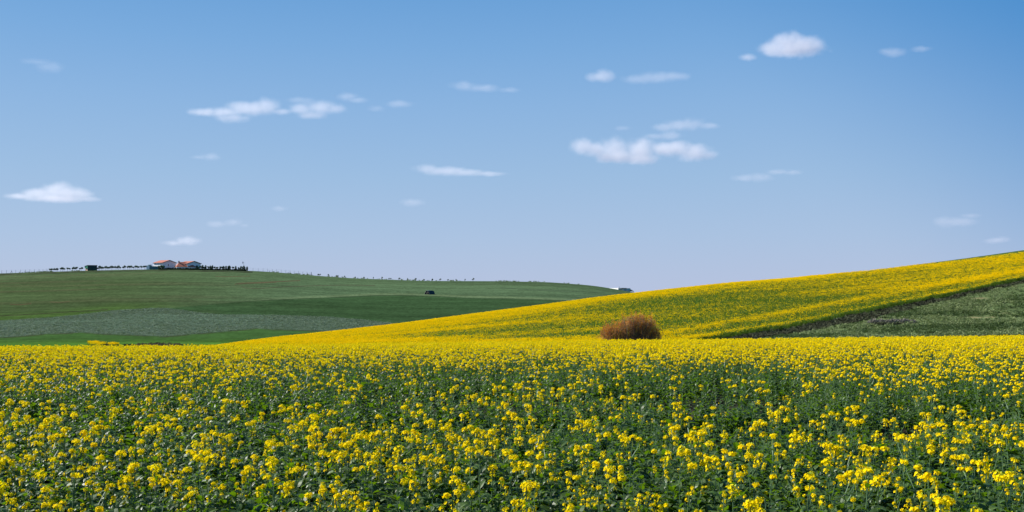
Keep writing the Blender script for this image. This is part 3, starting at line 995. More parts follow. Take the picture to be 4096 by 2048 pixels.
o = empty('screen_fence', (x, y, z))
tag(o, 'teal sheet screen in front of the left farmhouse', 'screen fence')
k = 43 * PM
m = MB()
m.solid([(-k / 2, 0, -0.5), (k / 2, 0, -0.5), (k / 2, 0, 1.9), (-k * 0.36, 0, 2.05), (-k * 0.36, 0, 2.6), (-k / 2, 0, 2.6)], (0, 0.12, 0))
m.build('panel', M['teal_sheet'], o)
for i in range(6):
    m = MB()
    m.box((-k / 2 + i * k / 5 - 0.05, -0.12, -0.5), (-k / 2 + i * k / 5 + 0.05, -0.01, 2.0 if i else 2.6))
    m.build('post', M['dark_trim'], o)
# pale green mesh fence in front of the right house
x, y, z = on_skyline(722, -6.0)
o = empty('mesh_fence', (x, y, z))
tag(o, 'low pale green mesh fence along the front of the right farmhouse', 'fence')
k = 82 * PM
m = MB()
m.box((-k / 2, 0, -0.3), (k / 2, 0.04, 0.75))
m.build('mesh_panel', noisy('mesh_green', (0.14, 0.27, 0.20), (0.20, 0.34, 0.26), 2, 0.8), o)
for i in range(7):
    m = MB()
    m.box((-k / 2 + i * k / 6 - 0.04, -0.09, -0.3), (-k / 2 + i * k / 6 + 0.04, -0.002, 1.15))
    m.build('post', M['pale_wood'], o)

# the green shed left of the farm
x, y, z = on_skyline(351, -2.0)
o = empty('shed', (x, y, z))
tag(o, 'flat roofed green metal shed with an open peach walled end, on the hilltop', 'shed')
an = R(40)
l = Vector((-math.cos(an), math.sin(an), 0))
g = Vector((math.cos(R(35)), math.sin(R(35)), 0))
ll, gl = 19.3 * PM / math.cos(an), 29 * PM / math.cos(R(35))
Z = lambda v, h: v + Vector((0, 0, h))
O = Vector((0, 0, 0))
m = MB()
m.solid([Z(O, -0.6), Z(g * gl, -0.6), Z(g * gl, 3.35), Z(O, 3.35)], l * 0.12)
m.build('side_wall', M['dark_sheet'], o)
m = MB()
m.solid([Z(O, 1.5), Z(l * ll, 1.5), Z(l * ll, 2.75), Z(O, 3.35)], g * 0.12)
m.build('front_sheet', M['green_sheet'], o)
m = MB()
m.solid([Z(l * 0.2 + g * 0.4, -0.6), Z(l * ll + g * 0.4, -0.6), Z(l * ll + g * 0.4, 1.5), Z(l * 0.2 + g * 0.4, 1.5)], g * (gl - 0.6))
m.build('inner_wall', M['peach_wall'], o)
m = MB()
m.solid([Z(O + l * -0.2 - g * 0.2, 3.36), Z(g * (gl + 0.2) - l * 0.2, 3.36), Z(g * (gl + 0.2) + l * (ll + 0.2), 2.76), Z(l * (ll + 0.2) - g * 0.2, 2.76)], (0, 0, 0.12))
m.build('roof', M['dark_sheet'], o)
for q in (0.16, 0.55):
    m = MB()
    m.solid([Z(g * gl * q - l * 0.05, -0.5), Z(g * gl * (q + 0.3) - l * 0.05, -0.5), Z(g * gl * (q + 0.3) - l * 0.05, 1.5), Z(g * gl * (q + 0.06) - l * 0.05, 1.75)], l * 0.04)
    m.build('side_panel', M['crown'], o)

# lamp pole
x, y, z = on_skyline(975, -1.0)
o = empty('lamp_post', (x, y, z))
tag(o, 'thin lamp post with a small panel, among the dark trees right of the farmhouses', 'lamp post')
m = MB()
m.tube([(0, 0, -0.2), (0, 0, 5.6)], [0.09, 0.07], 6)
m.build('pole', M['post'], o)
m = MB()
m.box((-0.75, -0.12, 4.4), (-0.45, 0.12, 5.6))
m.box((-0.45, -0.04, 4.9), (0.0, 0.04, 5.0))
m.build('panel', M['dark_trim'], o)

# ------------------------------------------------------------------ trees, hedge, fences on the skyline
def crown_mesh(seed, blobs, n, size, mat):
    r = random.Random(seed)
    mb = MB()
    for i in range(n):
        (cx, cy, cz, rx, ry, rz_) = r.choice(blobs)
        d = Vector((r.gauss(0, 1), r.gauss(0, 1), r.gauss(0, 1))).normalized() * r.random() ** 0.45
        c = Vector((cx + d.x * rx, cy + d.y * ry, cz + d.z * rz_))
        n_ = Vector((r.gauss(0, 1), r.gauss(0, 1), r.gauss(0, 1))).normalized()
        a = n_.cross(Vector((0.3, 0.5, 0.2))).normalized()
        b2 = n_.cross(a)
        s = size * r.uniform(0.6, 1.3)
        mb.face([c + a * s, c + b2 * s * 0.6, c - a * s, c - b2 * s * 0.6])
    return mb.mesh('crown', mat)

def tree_kind(name, seed, blobs, trunk_h, n, size, mat, tr=0.07):
    root = bpy.data.objects.new(name, None)
    me = MB()
    me.tube([(0, 0, -0.3), (0.03, 0, trunk_h * 0.6), (0, 0.02, trunk_h)], [tr, tr * 0.8, tr * 0.5], 5)
    for i in range(3):
        b_ = blobs[i % len(blobs)]
        me.tube([(0.02, 0, trunk_h * 0.7), (b_[0] * 0.6, b_[1] * 0.6, b_[2])], [tr * 0.5, tr * 0.25], 4)
    return root, me.mesh('trunk', M['bark']), crown_mesh(seed, blobs, n, size, mat)

def plant_tree(kind, x, y, z, s, label, cat, group):
    name, (root, tm, cm) = kind[0], kind[1]
    o = empty(name, (x, y, z), rnd.random() * 6.28)
    o.scale = (s, s, s * rnd.uniform(0.9, 1.12))
    tag(o, label, cat, group)
    for nm, me in (('trunk', tm), ('crown', cm)):
        c_ = bpy.data.objects.new(nm, me)
        COL.objects.link(c_)
        c_.parent = o
    return o

round_kinds = [('small_tree', tree_kind('t', 700 + i, [(rnd.uniform(-.5, .5), rnd.uniform(-.3, .3), 1.45 + rnd.uniform(-.15, .2), rnd.uniform(.5, .75), .55, rnd.uniform(.35, .5)) for _ in range(3)], 1.3, 260, 0.17, M['crown'])) for i in range(5)]
tall_kinds = [('cypress_tree', tree_kind('t', 720 + i, [(rnd.uniform(-.15, .15), rnd.uniform(-.15, .15), q, 0.72 - 0.1 * q, .7 - 0.1 * q, .6) for q in (0.7, 1.3, 1.9)], 1.6, 300, 0.19, M['crown'])) for i in range(4)]
sap_kinds = [('sapling', tree_kind('t', 740 + i, [(rnd.uniform(-.35, .35), rnd.uniform(-.2, .2), 0.7 + rnd.uniform(0, .6), .45, .4, .4) for _ in range(3)], 0.7, 130, 0.15, M['crown_grey'], 0.05)) for i in range(5)]
hang_kinds = [('shade_tree', tree_kind('t', 760 + i, [(rnd.uniform(-.6, .6), 0, 1.5 + rnd.uniform(-.1, .4), .8, .7, .7) for _ in range(3)], 1.3, 420, 0.2, M['crown'])) for i in range(2)]

for px, s in ((243, 1.0), (250, .95), (256, .8), (270, .95), (280, .8), (290, .8), (297, .95), (304, 1.0), (320, .75), (325, .95)):
    x, y, z = on_skyline(px, rnd.uniform(1, 4))
    plant_tree(rnd.choice(round_kinds), x, y, z - 0.1, s * 1.3, 'small round dark tree on the hilltop left of the green shed', 'tree', 'small trees left of the green shed')
for px in (385, 393, 399, 406, 412, 422, 429, 436, 445, 452, 460, 467, 473, 481, 493, 500, 510, 517, 524, 535, 541, 550, 556, 565, 578, 583):
    x, y, z = on_skyline(px, rnd.uniform(1, 5))
    plant_tree(rnd.choice(round_kinds), x, y, z - 0.1, rnd.uniform(1.0, 1.4), 'small round dark tree in the row between the green shed and the white outbuilding', 'tree', 'row of small trees between shed and outbuilding')
for i, px in enumerate((199, 207, 216, 224, 231)):
    x, y, z = on_skyline(px, 2)
    plant_tree(round_kinds[i % 5], x, y, z - 0.15, 1.2, 'small dark tree in the close-set clump at the end of the left wire fence', 'tree', 'close-set clump of trees by the left fence')
for i, px in enumerate((635, 644, 650, 655)):
    x, y, z = on_skyline(px, -5.0 - i * 0.4)
    plant_tree(hang_kinds[i % 2], x, y, z - 0.1, (0.9, 1.05, 1.1, 0.95)[i], 'bushy dark tree standing in front of the gable of the left farmhouse', 'tree', 'bushy trees before the left farmhouse')
for px in (712, 722, 733, 741, 752, 762, 771, 780):
    x, y, z = on_skyline(px, -5.2)
    plant_tree(rnd.choice(round_kinds), x, y, z - 0.1, rnd.uniform(0.55, 0.75), 'low tree standing before the long red roof of the right farmhouse', 'tree', 'low trees before the right farmhouse')
px = 788
while px < 990:
    x, y, z = on_skyline(px, rnd.uniform(-2, 2))
    s = rnd.uniform(0.95, 1.4) * (1.0 if px < 930 else 0.9)
    plant_tree(rnd.choice(tall_kinds + round_kinds[:2]), x, y, z - 0.1, s, 'dark tree in the long close row to the right of the farmhouses', 'tree', 'close row of trees right of the farmhouses')
    px += rnd.choice((5.5, 6, 7, 8, 9, 12))
for px in (1079, 1155, 1231, 1273, 1280, 1314, 1347, 1352, 1380, 1420, 1456, 1493, 1528, 1557, 1563, 1598, 1631, 1663, 1696, 1730, 1761, 1793, 1826, 1859, 1893):
    x, y, z = on_skyline(px, rnd.uniform(-1, 1))
    plant_tree(rnd.choice(sap_kinds), x, y, z - 0.1, rnd.uniform(0.8, 1.25) * (0.65 if px < 1250 else 1.0), 'grey green sapling in the spaced row along the bare hill crest', 'sapling', 'saplings along the hill crest')

def leafy_strip(name, label, cat, pts, wid, hgt, n, size, mat):
    """a long low hedge following the land"""
    r = random.Random(len(pts) * 7 + n)
    mb = MB()
    x0, y0, z0 = pts[0]
    for i in range(n):
        t = r.random() * (len(pts) - 1.001)
        k = int(t)
        a, b_ = Vector(pts[k]), Vector(pts[k + 1])
        p = a.lerp(b_, t - k) - Vector((x0, y0, z0))
        hh = hgt * (0.7 + 0.5 * math.sin(t * 3.1 + 1.7 * math.sin(t * 1.3)) ** 2)
        c = p + Vector((r.uniform(-.3, .3), r.uniform(-wid, wid) * 0.5, hh * r.random() ** 0.8))
        n_ = Vector((r.gauss(0, 1), r.gauss(0, 1), r.gauss(0, 1))).normalized()
        e = n_.cross(Vector((0.3, 0.5, 0.2))).normalized()
        g_ = n_.cross(e)
        s = size * r.uniform(0.6, 1.3)
        mb.face([c + e * s, c + g_ * s * 0.6, c - e * s, c - g_ * s * 0.6])
    o = mb.build(name, mat)
    o.location = (x0, y0, z0)
    return tag(o, label, cat)

leafy_strip('hedge', 'low dark green hedge along the hilltop below the two farmhouses', 'hedge', [on_skyline(px, -9.0) for px in range(636, 1000, 14)], 1.6, 0.95, 5200, 0.3, M['hedge'])

def wire_fence(pxs, label, heavy=(), brace=()):
    x0, y0, z0 = on_skyline(pxs[0], 0.5)
    o = empty('wire_fence', (x0, y0, z0))
    tag(o, label, 'fence')
    tops = []
    for px in pxs:
        x, y, z = on_skyline(px, 0.5)
        p = Vector((x - x0, y - y0, z - z0))
        tops.append(p)
        m = MB()
        r_ = 0.16 if px in heavy else 0.075
        m.tube([p + Vector((0, 0, -0.3)), p + Vector((0.02, 0, 2.1 if px in heavy else 1.9))], [r_, r_ * 0.9], 6)
        if px in brace:
            m.tube([p + Vector((-0.9, 0, 0)), p + Vector((0, 0, 1.1))], [0.06, 0.06], 5)
            m.tube([p + Vector((0.9, 0, 0)), p + Vector((0, 0, 1.1))], [0.06, 0.06], 5)
        m.build('post', M['post'], o)
    for h in (0.6, 1.2, 1.75):
        m = MB()
        m.tube([p + Vector((0, -0.09, h)) for p in tops], [0.012] * len(tops), 3)
        m.build('wire', M['wire'], o)
wire_fence([-18, 7, 26, 46, 63, 82, 101, 119, 138, 156, 172, 185, 191], 'thin wire fence with posts along the hilltop at the far left', brace=(101, 46))
wire_fence([990, 1012, 1033, 1052, 1070, 1089, 1107, 1125, 1143, 1160, 1177, 1194, 1211, 1228, 1245], 'thin wire fence with posts running down the hilltop right of the farmhouses', heavy=(990, 1245), brace=(1245,))

# scrub and long grass along the crest
sx, sc_ = [], []
for i in range(420):
    px = rnd.choice((rnd.uniform(60, 340), rnd.uniform(1000, 1420), rnd.uniform(1400, 2320), rnd.uniform(1800, 2320)))
    if noise2(np.array([px * 0.03]), np.array([0.5]), 3)[0] < 0.42:
        continue
    x, y, z = on_skyline(px, rnd.uniform(-5, 1))
    sx.append((x, y, z))
    sc_.append(rnd.uniform(0.4, 1.2))
scatter('crest_scrub', np.array(sx), rng.integers(0, 4, len(sx)), sc_, [tuft(660 + i, M['weed'], 20, 0.8, 0.6, 0.07) for i in range(4)], 0.15)

# ------------------------------------------------------------------ low white buildings behind the right end of the hill
x, y, z = skyline(2500)
ky = 655.0 / FPX
bx0 = 2500
def zr(row):
    return CZ - (row - HOR) * ky
o = empty('farm_building', ((bx0 - 2048) * ky, 655.0, zr(1178)))
tag(o, 'low white farm building half hidden behind the end of the green hill', 'building')
def part_px(name, poly, depth, mat, y0=0.0, y1=None):
    """a wall piece along photo columns, running from distance y0 to y1 (so it faces left or right of the viewer)"""
    y1 = y0 if y1 is None else y1
    pa, pb = min(p for p, _ in poly), max(p for p, _ in poly)
    m = MB()
    pts = [((p - bx0) * ky, y0 + (y1 - y0) * (p - pa) / (pb - pa), zr(r_) - zr(1178)) for p, r_ in poly]
    m.solid(pts, (0.3, depth, 0))
    return m.build(name, mat, o)
part_px('white_wall', [(2440, 1190), (2473, 1190), (2473, 1152.2), (2440, 1152.2)], 2.0, M['white_wall'], 8.0, 0.0)
part_px('shaded_white_wall', [(2473.3, 1190), (2487, 1190), (2487, 1153), (2473.3, 1153)], 2.0, M['shaded_white_wall'], 0.1, 2.0)  # right face of the white block, its shade painted as grey
part_px('white_panel', [(2487.3, 1190), (2495, 1190), (2495, 1152), (2487.3, 1152)], 2.0, M['white_wall'], 2.0, 0.6)
part_px('red_stripe', [(2487.6, 1156.3), (2494.5, 1156.3), (2494.5, 1154.6), (2487.6, 1154.6)], 0.05, M['red_paint'], 1.85, 0.45)
part_px('back_wall', [(2495.3, 1190), (2508, 1190), (2508, 1152.8), (2495.3, 1152.8)], 2.0, M['teal_wall'], 0.8, 1.0)
part_px('window', [(2495.5, 1156.4), (2506, 1156.4), (2504, 1153.6), (2495.5, 1153.6)], 0.05, M['glass'], 0.68, 0.86)
part_px('roof', [(2473, 1152.2), (2507, 1152.5), (2507, 1151.5), (2473, 1151.2)], 5.4, M['white_wall'], 0.3)
part_px('teal_wall', [(2508.3, 1190), (2521.5, 1190), (2521.5, 1153.0), (2508.3, 1153.0)], 2.0, M['teal_wall'], 0.3, 0.6)
part_px('lean_to_roof', [(2521.8, 1156.0), (2533.8, 1163.6), (2533.8, 1164.8), (2521.8, 1157.4)], 4.5, M['white_wall'], 0.3)
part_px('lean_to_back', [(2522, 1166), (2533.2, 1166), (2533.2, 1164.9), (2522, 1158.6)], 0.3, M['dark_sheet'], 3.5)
part_px('lean_to_post', [(2532.4, 1190), (2533.3, 1190), (2533.3, 1163.6), (2532.4, 1163.2)], 0.15, M['pale_wood'], 0.4)
m = MB()
m.tube([((2474 - bx0) * ky, 2, zr(1153) - zr(1178)), ((2478 - bx0) * ky, 2, zr(1148.5) - zr(1178))], [0.05, 0.05], 5)
m.box(((2477.3 - bx0) * ky, 1.8, zr(1149.2) - zr(1178)), ((2479.6 - bx0) * ky, 2.2, zr(1147.2) - zr(1178)))
m.build('aerial', M['post'], o)

# ------------------------------------------------------------------ dark covered stack on the far slope
x, y, z = hit(1717, 1178, 250)
k = y / FPX
o = empty('field_shelter', (x, y, z - 0.15))
tag(o, 'dark tarpaulin-covered shelter with an open end, alone on the far green slope', 'shelter')
# front face (left, opening's shade painted on a solid) and the long covered side (right)
fb0, fb1 = Vector((-21 * k, 0.9, 0)), Vector((0.6 * k, 0, 0))
ft0, ft1 = Vector((-14.2 * k, 1.2, 15.6 * k)), Vector((-2.8 * k, 0.6, 15.2 * k))
dd = Vector((20.6 * k, 2.0, 0))
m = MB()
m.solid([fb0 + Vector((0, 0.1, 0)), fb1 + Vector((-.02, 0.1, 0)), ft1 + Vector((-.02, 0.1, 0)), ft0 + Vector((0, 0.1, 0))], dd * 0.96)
m.build('shade_fill', M['painted_shade'], o)  # solid fill, coloured near black as the shade of the open end
m = MB()
e = Vector((0, -0.02, 0.06))
m.grid([[fb1, fb1 + dd * 0.5 + Vector((0, 0, -1 * k)), fb1 + dd + Vector((0.8 * k, 0, -1.5 * k))],
        [fb1.lerp(ft1, .5) + Vector((.05, -.05, 0)), fb1.lerp(ft1, .5) + dd * 0.5 + Vector((.1, -.1, 0)), fb1.lerp(ft1, .5) + dd + Vector((.05, -.05, 0))],
        [ft1 + e, ft1 + dd * 0.55 + Vector((0, 0, 1.2 * k)) + e, ft1 + dd * 0.99 + Vector((0, 0, -0.6 * k)) + e],
        [ft0 + e, ft0 + dd * 0.55 + Vector((0, 0, 1.6 * k)) + e, ft0 + dd * 0.99 + Vector((0, 0, 0)) + e],
        [fb0, fb0 + dd * 0.5, fb0 + dd]])
cv = m.build('cover', M['tarp'], o)
sm = cv.modifiers.new('thickness', 'SOLIDIFY')
sm.thickness = 0.05
for a, b_ in ((fb0, ft0), (fb1, ft1), (ft0, ft1)):
    m = MB()
    m.tube([a + Vector((0, -0.08, 0)), b_ + Vector((0, -0.08, 0.05))], [0.05, 0.05], 5)
    m.build('frame', M['pale_wood'], o)
m = MB()
m.tube([fb0.lerp(fb1, 0.5) + Vector((0, -0.1, 5 * k)), ft0.lerp(ft1, 0.75) + Vector((0, -0.1, -2 * k))], [0.08, 0.06], 5)
m.build('prop', M['pale_wood'], o)

# ------------------------------------------------------------------ the rusty bush
bpx = 2518
by_ = 96.0
bx_ = (bpx - 2048) / FPX * by_
bz_ = float(height(bx_, by_))
kb = by_ / FPX
o = empty('bush', (bx_, by_, bz_ - 0.05))
tag(o, 'large rounded rust brown bush standing alone at the far edge of the yellow field', 'bush')
base_row = photo_row(bz_, by_)
def bp(px, row):
    return Vector(((px - bpx) * kb, 0, (base_row - row) * kb))
domes = [(2424, 1336, 30, 38), (2450, 1326, 36, 42), (2484, 1318, 28, 46), (2512, 1310, 32, 52), (2532, 1298, 22, 42), (2562, 1296, 24, 44), (2580, 1308, 34, 48), (2602, 1312, 30, 44), (2624, 1342, 22, 30)]
r = random.Random(42)
br_, tw, ru, li = MB(), MB(), MB(), MB()
def blade(mb, c, d, L, w):
    a = d.cross(Vector((r.gauss(0, 1), r.gauss(0, 1), r.gauss(0, 1)))).normalized()
    mb.face([c - a * w, c + a * w, c + d * L + a * w * 0.4, c + d * L - a * w * 0.4])
for di, (px, row, rx, rz_) in enumerate(domes):
    c = bp(px, row)
    foot = Vector((c.x * 0.72, r.uniform(-0.5, 0.5), 0))
    for i in range(64):
        d = Vector((r.gauss(0, 1), r.gauss(0, 1), abs(r.gauss(0, 1)) + 0.25)).normalized()
        e = Vector((c.x + d.x * rx * kb * 0.95, d.y * rx * kb * 1.1, c.z + d.z * rz_ * kb * 0.95))
        f0 = foot + Vector((r.uniform(-.5, .5), r.uniform(-.5, .5), 0))
        mid = f0.lerp(e, 0.5) + Vector((r.uniform(-.12, .12), r.uniform(-.12, .12), 0.1))
        br_.tube([f0, mid, e], [0.028, 0.018, 0.007], 3)
    for i in range(700):
        d = Vector((r.gauss(0, 1), r.gauss(0, 1), r.gauss(0, 1))).normalized()
        q = r.random() ** 0.4
        sp = 1 + 0.45 * (math.sin(9 * d.x + di) * math.sin(7 * d.z + 2 * di)) + r.gauss(0, 0.06)
        q *= sp
        e = Vector((c.x + d.x * rx * kb * q, d.y * rx * kb * 1.1 * q, c.z + d.z * rz_ * kb * q))
        if e.z < 0.1:
            continue
        out = (Vector((d.x, d.y, d.z + 0.7)) + Vector((r.gauss(0, .5), r.gauss(0, .5), r.gauss(0, .5)))).normalized()
        right = sstep(2550, 2620, np.array(bpx + e.x / kb))
        low = e.z < 0.9
        u_ = r.random()
        if u_ < 0.6 * right and low or (u_ < 0.12 and abs(d.x) * q > 0.7) or u_ < 0.04:
            blade(li, e, out, r.uniform(0.1, 0.2), 0.030)
        elif (d.z * q > 0.25 and u_ < 0.7) or u_ < 0.28 or (d.x * q < -0.6 and di < 2 and u_ < 0.6):
            blade(ru, e, out, r.uniform(0.07, 0.14), 0.036)
        else:
            blade(tw, e, out, r.uniform(0.12, 0.28), 0.016)
M['bush_wood'] = noisy('bush_wood', (0.13, 0.085, 0.055), (0.22, 0.145, 0.09), 5, 0.85)
br_.build('branches', M['bush_wood'], o)
tw.build('twigs', M['twig'], o)
ru.build('rust_foliage', M['rust_leaf'], o)
li.build('lime_foliage', M['lime_leaf'], o)

# ------------------------------------------------------------------ small growth on the slopes
def shrub(name, label, px, row, wpx, hpx, n, size, mat, y0=70.0):
    x, y, z = hit(px, row, y0)
    k = y / FPX
    rr = random.Random(int(px))
    mb = MB()
    nb = max(3, int(wpx / max(hpx, 1)) * 2)
    for i in range(nb):
        bx = (i / (nb - 1) - 0.5) * wpx * k * 0.85
        hh = hpx * k * rr.uniform(0.5, 1.0)
        for j in range(n // nb):
            d = Vector((rr.gauss(0, 1), rr.gauss(0, 1), abs(rr.gauss(0, 1)))).normalized() * rr.random() ** 0.5
            c_ = Vector((bx + d.x * hpx * k * 0.9, d.y * hpx * k, d.z * hh))
            e = Vector((rr.gauss(0, 1), rr.gauss(0, 1), 1.5)).normalized()
            a = e.cross(Vector((rr.gauss(0, 1), rr.gauss(0, 1), 0.2))).normalized()
            s = size * rr.uniform(0.6, 1.3)
            mb.face([c_ - a * s * 0.25, c_ + a * s * 0.25, c_ + e * s + a * s * 0.1, c_ + e * s - a * s * 0.1])
    ob = mb.build(name, mat)
    ob.location = (x, y, z - 0.03)
    return tag(ob, label, 'shrub')
M['dry_twig'] = noisy('dry_twig', (0.15, 0.14, 0.11), (0.22, 0.205, 0.165), 3, 0.85)
shrub('low_scrub', 'long low patch of grey dry scrub on the green slope at the right', 3570, 1293, 200, 18, 5200, 0.24, M['dry_twig'])
shrub('low_scrub', 'dark thicket under the grey dry scrub on the green slope at the right', 3575, 1300, 190, 9, 1600, 0.25, M['ditch_leaf'])
shrub('low_scrub', 'small dark flat shrub on the green slope below the dark ditch', 3315, 1331, 32, 7, 300, 0.18, M['ditch_leaf'])
shrub('low_scrub', 'small dark brown shrub just above the field edge at the far right', 3923, 1351, 24, 16, 320, 0.16, M['ditch_leaf'])

def patch_scatter(name, ellipses, n, kit, vals, smin, smax_):
    P_, V_, S_ = [], [], []
    for i in range(n):
        (px, row, rx, ry) = rnd.choice(ellipses)
        t, q = rnd.random() * 6.28, rnd.random() ** 0.5
        x, y, z = hit(px + rx * q * math.cos(t), row + ry * q * math.sin(t), 120.0)
        P_.append((x, y, z))
        V_.append(rnd.choice(vals))
        S_.append(rnd.uniform(smin, smax_))
    return scatter(name, np.array(P_), V_, S_, kit, 0.1)
kit2 = [clump(540 + i, n) for i, n in enumerate([16, 14, 12])]
patch_scatter('stray_rapeseed', [(390, 1384, 36, 5), (375, 1380, 22, 2.5), (455, 1386, 20, 2.5)], 420, kit2, [0, 1, 2], 0.8, 1.2)
M['red_weed'] = noisy('red_weed', (0.11, 0.085, 0.040), (0.17, 0.125, 0.055), 3, 0.8, perinst=0.3)
patch_scatter('reddish_weeds', [(640, 1381, 95, 6), (600, 1383, 60, 4)], 260, [tuft(680 + i, M['red_weed'], 16, 0.6, 0.6, 0.05) for i in range(3)], [0, 1, 2], 0.4, 0.85)
patch_scatter('dark_weeds', [(425, 1384, 14, 5), (520, 1386, 26, 3)], 120, [tuft(690 + i, M['ditch_leaf'], 16, 0.6, 0.5, 0.05) for i in range(3)], [0, 1, 2], 0.7, 1.2)

# ------------------------------------------------------------------ clouds: bodies of lit droplets
def make_cloud(label, puffs, tau, seed, noise_k=1.0):
    n = len(puffs)
    cx = sum(p[0] for p in puffs) / n
    cr = sum(p[1] for p in puffs) / n
    elev = (HOR - cr) / FPX
    dist = min(13000.0, max(2600.0, 700.0 / max(elev, 0.02)))
    k = dist / FPX
    loc = Vector(((cx - 2048) * k, dist, CZ + elev * dist))
    P_ = [(Vector(((px - cx) * k, (i % 3 - 1) * 12 * k, (cr - row) * k)), Vector((rx * 1.38 * k, max(rx * 0.8, ry) * k, ry * 1.42 * k))) for i, (px, row, rx, ry) in enumerate(puffs)]
    # hull
    mb = MB()
    for c_, rd in P_:
        rows = []
        for i in range(9):
            t = math.pi * i / 8
            rows.append([c_ + Vector((rd.x * 1.25 * math.sin(t) * math.cos(2 * math.pi * j / 14), rd.y * 1.3 * math.sin(t) * math.sin(2 * math.pi * j / 14), rd.z * 1.25 * math.cos(t))) for j in range(15)])
        mb.grid(rows)
    tmp = mb.build('hull', [], link=True)
    md = tmp.modifiers.new('r', 'REMESH')
    md.mode = 'VOXEL'
    md.voxel_size = min(rd.z for _, rd in P_) / 2.6
    dg = bpy.context.evaluated_depsgraph_get()
    me = bpy.data.meshes.new_from_object(tmp.evaluated_get(dg))
    bpy.data.objects.remove(tmp)
    me.name = 'cloud'
    m = bpy.data.materials.new('cloud_droplets')
    m.use_nodes = True
    N, L = m.node_tree.nodes, m.node_tree.links
    N.remove(N['Principled BSDF'])
    tc = N.new('ShaderNodeTexCoord')
    nz = N.new('ShaderNodeTexNoise')
    nz.inputs['Scale'].default_value = 1.0 / (55 * k * noise_k)
    nz.inputs['Detail'].default_value = 5
    nz.inputs['Roughness'].default_value = 0.6
    off = N.new('ShaderNodeVectorMath')
    off.operation = 'ADD'
    off.inputs[1].default_value = (seed * 977.0 * k, seed * 331.0 * k, 0)
    L.new(tc.outputs['Object'], off.inputs[0])
    L.new(off.outputs[0], nz.inputs['Vector'])
    prev = None
    for c_, rd in P_:
        a = N.new('ShaderNodeVectorMath')
        a.operation = 'SUBTRACT'
        a.inputs[1].default_value = c_
        L.new(tc.outputs['Object'], a.inputs[0])
        b_ = N.new('ShaderNodeVectorMath')
        b_.operation = 'DIVIDE'
        b_.inputs[1].default_value = rd
        L.new(a.outputs[0], b_.inputs[0])
        ln = N.new('ShaderNodeVectorMath')
        ln.operation = 'LENGTH'
        L.new(b_.outputs[0], ln.inputs[0])
        if prev is None:
            prev = ln.outputs['Value']
        else:
            mn = N.new('ShaderNodeMath')
            mn.operation = 'SMOOTH_MIN'
            mn.inputs[2].default_value = 0.25
            L.new(prev, mn.inputs[0])
            L.new(ln.outputs['Value'], mn.inputs[1])
            prev = mn.outputs[0]
    # density = smooth(1 - length + noise)
    sb = N.new('ShaderNodeMath')
    sb.operation = 'MULTIPLY_ADD'
    L.new(nz.outputs['Fac'], sb.inputs[0])
    sb.inputs[1].default_value = 1.15
    sb.inputs[2].default_value = 0.46
    df = N.new('ShaderNodeMath')
    df.operation = 'SUBTRACT'
    L.new(sb.outputs[0], df.inputs[0])
    L.new(prev, df.inputs[1])
    mr = N.new('ShaderNodeMapRange')
    mr.interpolation_type = 'SMOOTHSTEP'
    mr.inputs['From Min'].default_value = 0.02
    mr.inputs['From Max'].default_value = 0.95
    mr.inputs['To Max'].default_value = (0.27 if tau > 3 else 0.20) * tau / (2.0 * sum(rd.y for _, rd in P_) / n)
    L.new(df.outputs[0], mr.inputs['Value'])
    pv = N.new('ShaderNodeVolumePrincipled')
    pv.inputs['Color'].default_value = (0.86, 0.835, 0.845, 1)
    pv.inputs['Anisotropy'].default_value = 0.2
    L.new(mr.outputs[0], pv.inputs['Density'])
    L.new(pv.outputs[0], N['Material Output'].inputs['Volume'])
    me.materials.clear()
    me.materials.append(m)
    o = bpy.data.objects.new('cloud', me)
    COL.objects.link(o)
    o.location = loc
    return tag(o, label, 'cloud', 'small clouds in the blue sky')

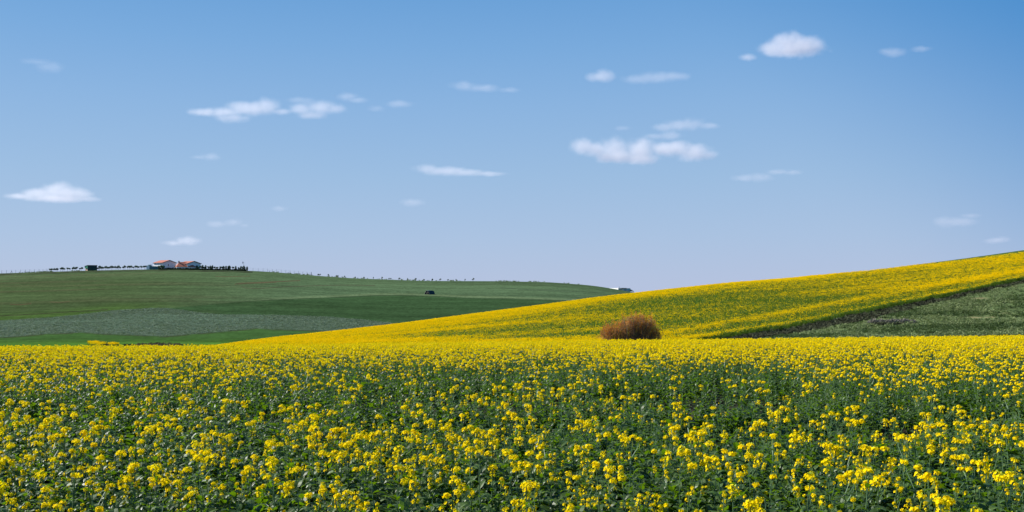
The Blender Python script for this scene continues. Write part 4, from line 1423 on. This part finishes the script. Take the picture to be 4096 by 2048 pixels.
CL = [
    ('bright domed white cloud high in the sky at the upper right', [(3085, 197, 55, 25), (3150, 172, 70, 38), (3215, 178, 75, 34), (3262, 188, 38, 22), (3180, 203, 100, 22), (2995, 226, 34, 14)], 7),
    ('small faint cloud at the upper right, right of the bright domed cloud', [(3540, 210, 34, 14), (3580, 208, 45, 18), (3694, 193, 40, 10)], 2.0),
    ('small rounded cloud just left of a longer thin cloud, upper right of centre', [(2385, 312, 40, 16), (2420, 306, 45, 22)], 3.2),
    ('thin ragged cloud just right of a small rounded one, upper right of centre', [(2540, 320, 55, 16), (2630, 310, 75, 20), (2705, 302, 60, 14)], 2.6),
    ('largest long white cloud with several bumps, right of the middle of the sky', [(2331, 588, 46, 29), (2380, 599, 50, 29), (2459, 592, 58, 40), (2467, 627, 80, 24), (2562, 602, 60, 44), (2557, 633, 75, 22), (2657, 597, 65, 26), (2712, 595, 60, 27), (2780, 607, 62, 30), (2834, 623, 40, 18)], 7),
    ('thin cloud hanging directly above the right part of the largest cloud', [(2652, 510, 42, 15), (2712, 501, 58, 21), (2774, 495, 50, 24), (2834, 505, 42, 11)], 3.0),
    ('small wisp between the largest cloud and the thin cloud above it', [(2615, 547, 42, 11), (2682, 543, 45, 17)], 2.6),
    ('tiny faint wisp above the middle of the largest cloud', [(2489, 515, 30, 10)], 1.4),
    ('faint cloud below and right of the largest cloud', [(2970, 713, 45, 13), (3040, 708, 45, 17), (3110, 686, 45, 10), (3165, 691, 38, 11)], 2.2),
    ('low faint cloud above the yellow hill near the right edge', [(3775, 887, 52, 20), (3850, 886, 55, 17), (3890, 862, 42, 10)], 2.2),
    ('small low cloud just above the top of the yellow hill at the right', [(3965, 964, 35, 11), (4000, 960, 38, 13)], 2.4),
    ('domed white cloud low at the left edge of the sky', [(85, 786, 60, 12), (150, 776, 70, 20), (240, 766, 75, 33), (300, 780, 70, 24), (350, 796, 46, 11), (220, 792, 120, 16)], 5),
    ('long white cloud with a bright hump, upper left of centre', [(820, 452, 62, 14), (900, 450, 70, 19), (920, 468, 60, 18), (1000, 437, 80, 26), (1072, 426, 55, 29), (1120, 444, 50, 13)], 4.2),
    ('pale cloud touching the right end of the long humped cloud, upper left', [(1210, 440, 48, 22), (1280, 430, 60, 26), (1340, 433, 45, 17), (1250, 463, 60, 14)], 3.4),
    ('small wisp above the gap in the long cloud, upper left of centre', [(1200, 402, 55, 11)], 1.6),
    ('small wisp slanting above the right end of the pale cloud, upper left', [(1392, 388, 42, 15), (1432, 400, 40, 11)], 1.8),
    ('pair of faint wisps right of the pale cloud, left of centre', [(1505, 437, 36, 12), (1600, 416, 52, 12)], 1.5),
    ('thin faint cloud high in the middle of the sky', [(1855, 346, 52, 17), (1930, 352, 62, 14), (2040, 358, 45, 10)], 2.0),
    ('long flat cloud in the centre of the sky, tapering to the right', [(1710, 676, 52, 17), (1790, 684, 82, 17), (1870, 689, 72, 14), (1965, 697, 60, 9)], 3.6),
    ('small cloud below the long flat cloud in the centre', [(1654, 811, 44, 16)], 2.4),
    ('tiny faint wisp alone in the sky left of centre', [(800, 632, 35, 8), (840, 626, 40, 14)], 1.4),
    ('small low white cloud above and right of the farmhouses', [(700, 973, 38, 11), (748, 965, 50, 18)], 3.2),
    ('very faint low wisps above the small white cloud over the farmhouses', [(870, 896, 42, 12), (925, 889, 38, 13), (975, 902, 20, 8)], 1.2),
    ('tiny faint wisp low in the sky left of centre', [(1120, 836, 32, 10)], 1.2),
    ('very faint veil of cloud high at the left', [(150, 250, 55, 12), (200, 268, 60, 20)], 0.9),
]
for i, (lb, pf, tau) in enumerate(CL):
    make_cloud(lb, pf, tau, i + 1)
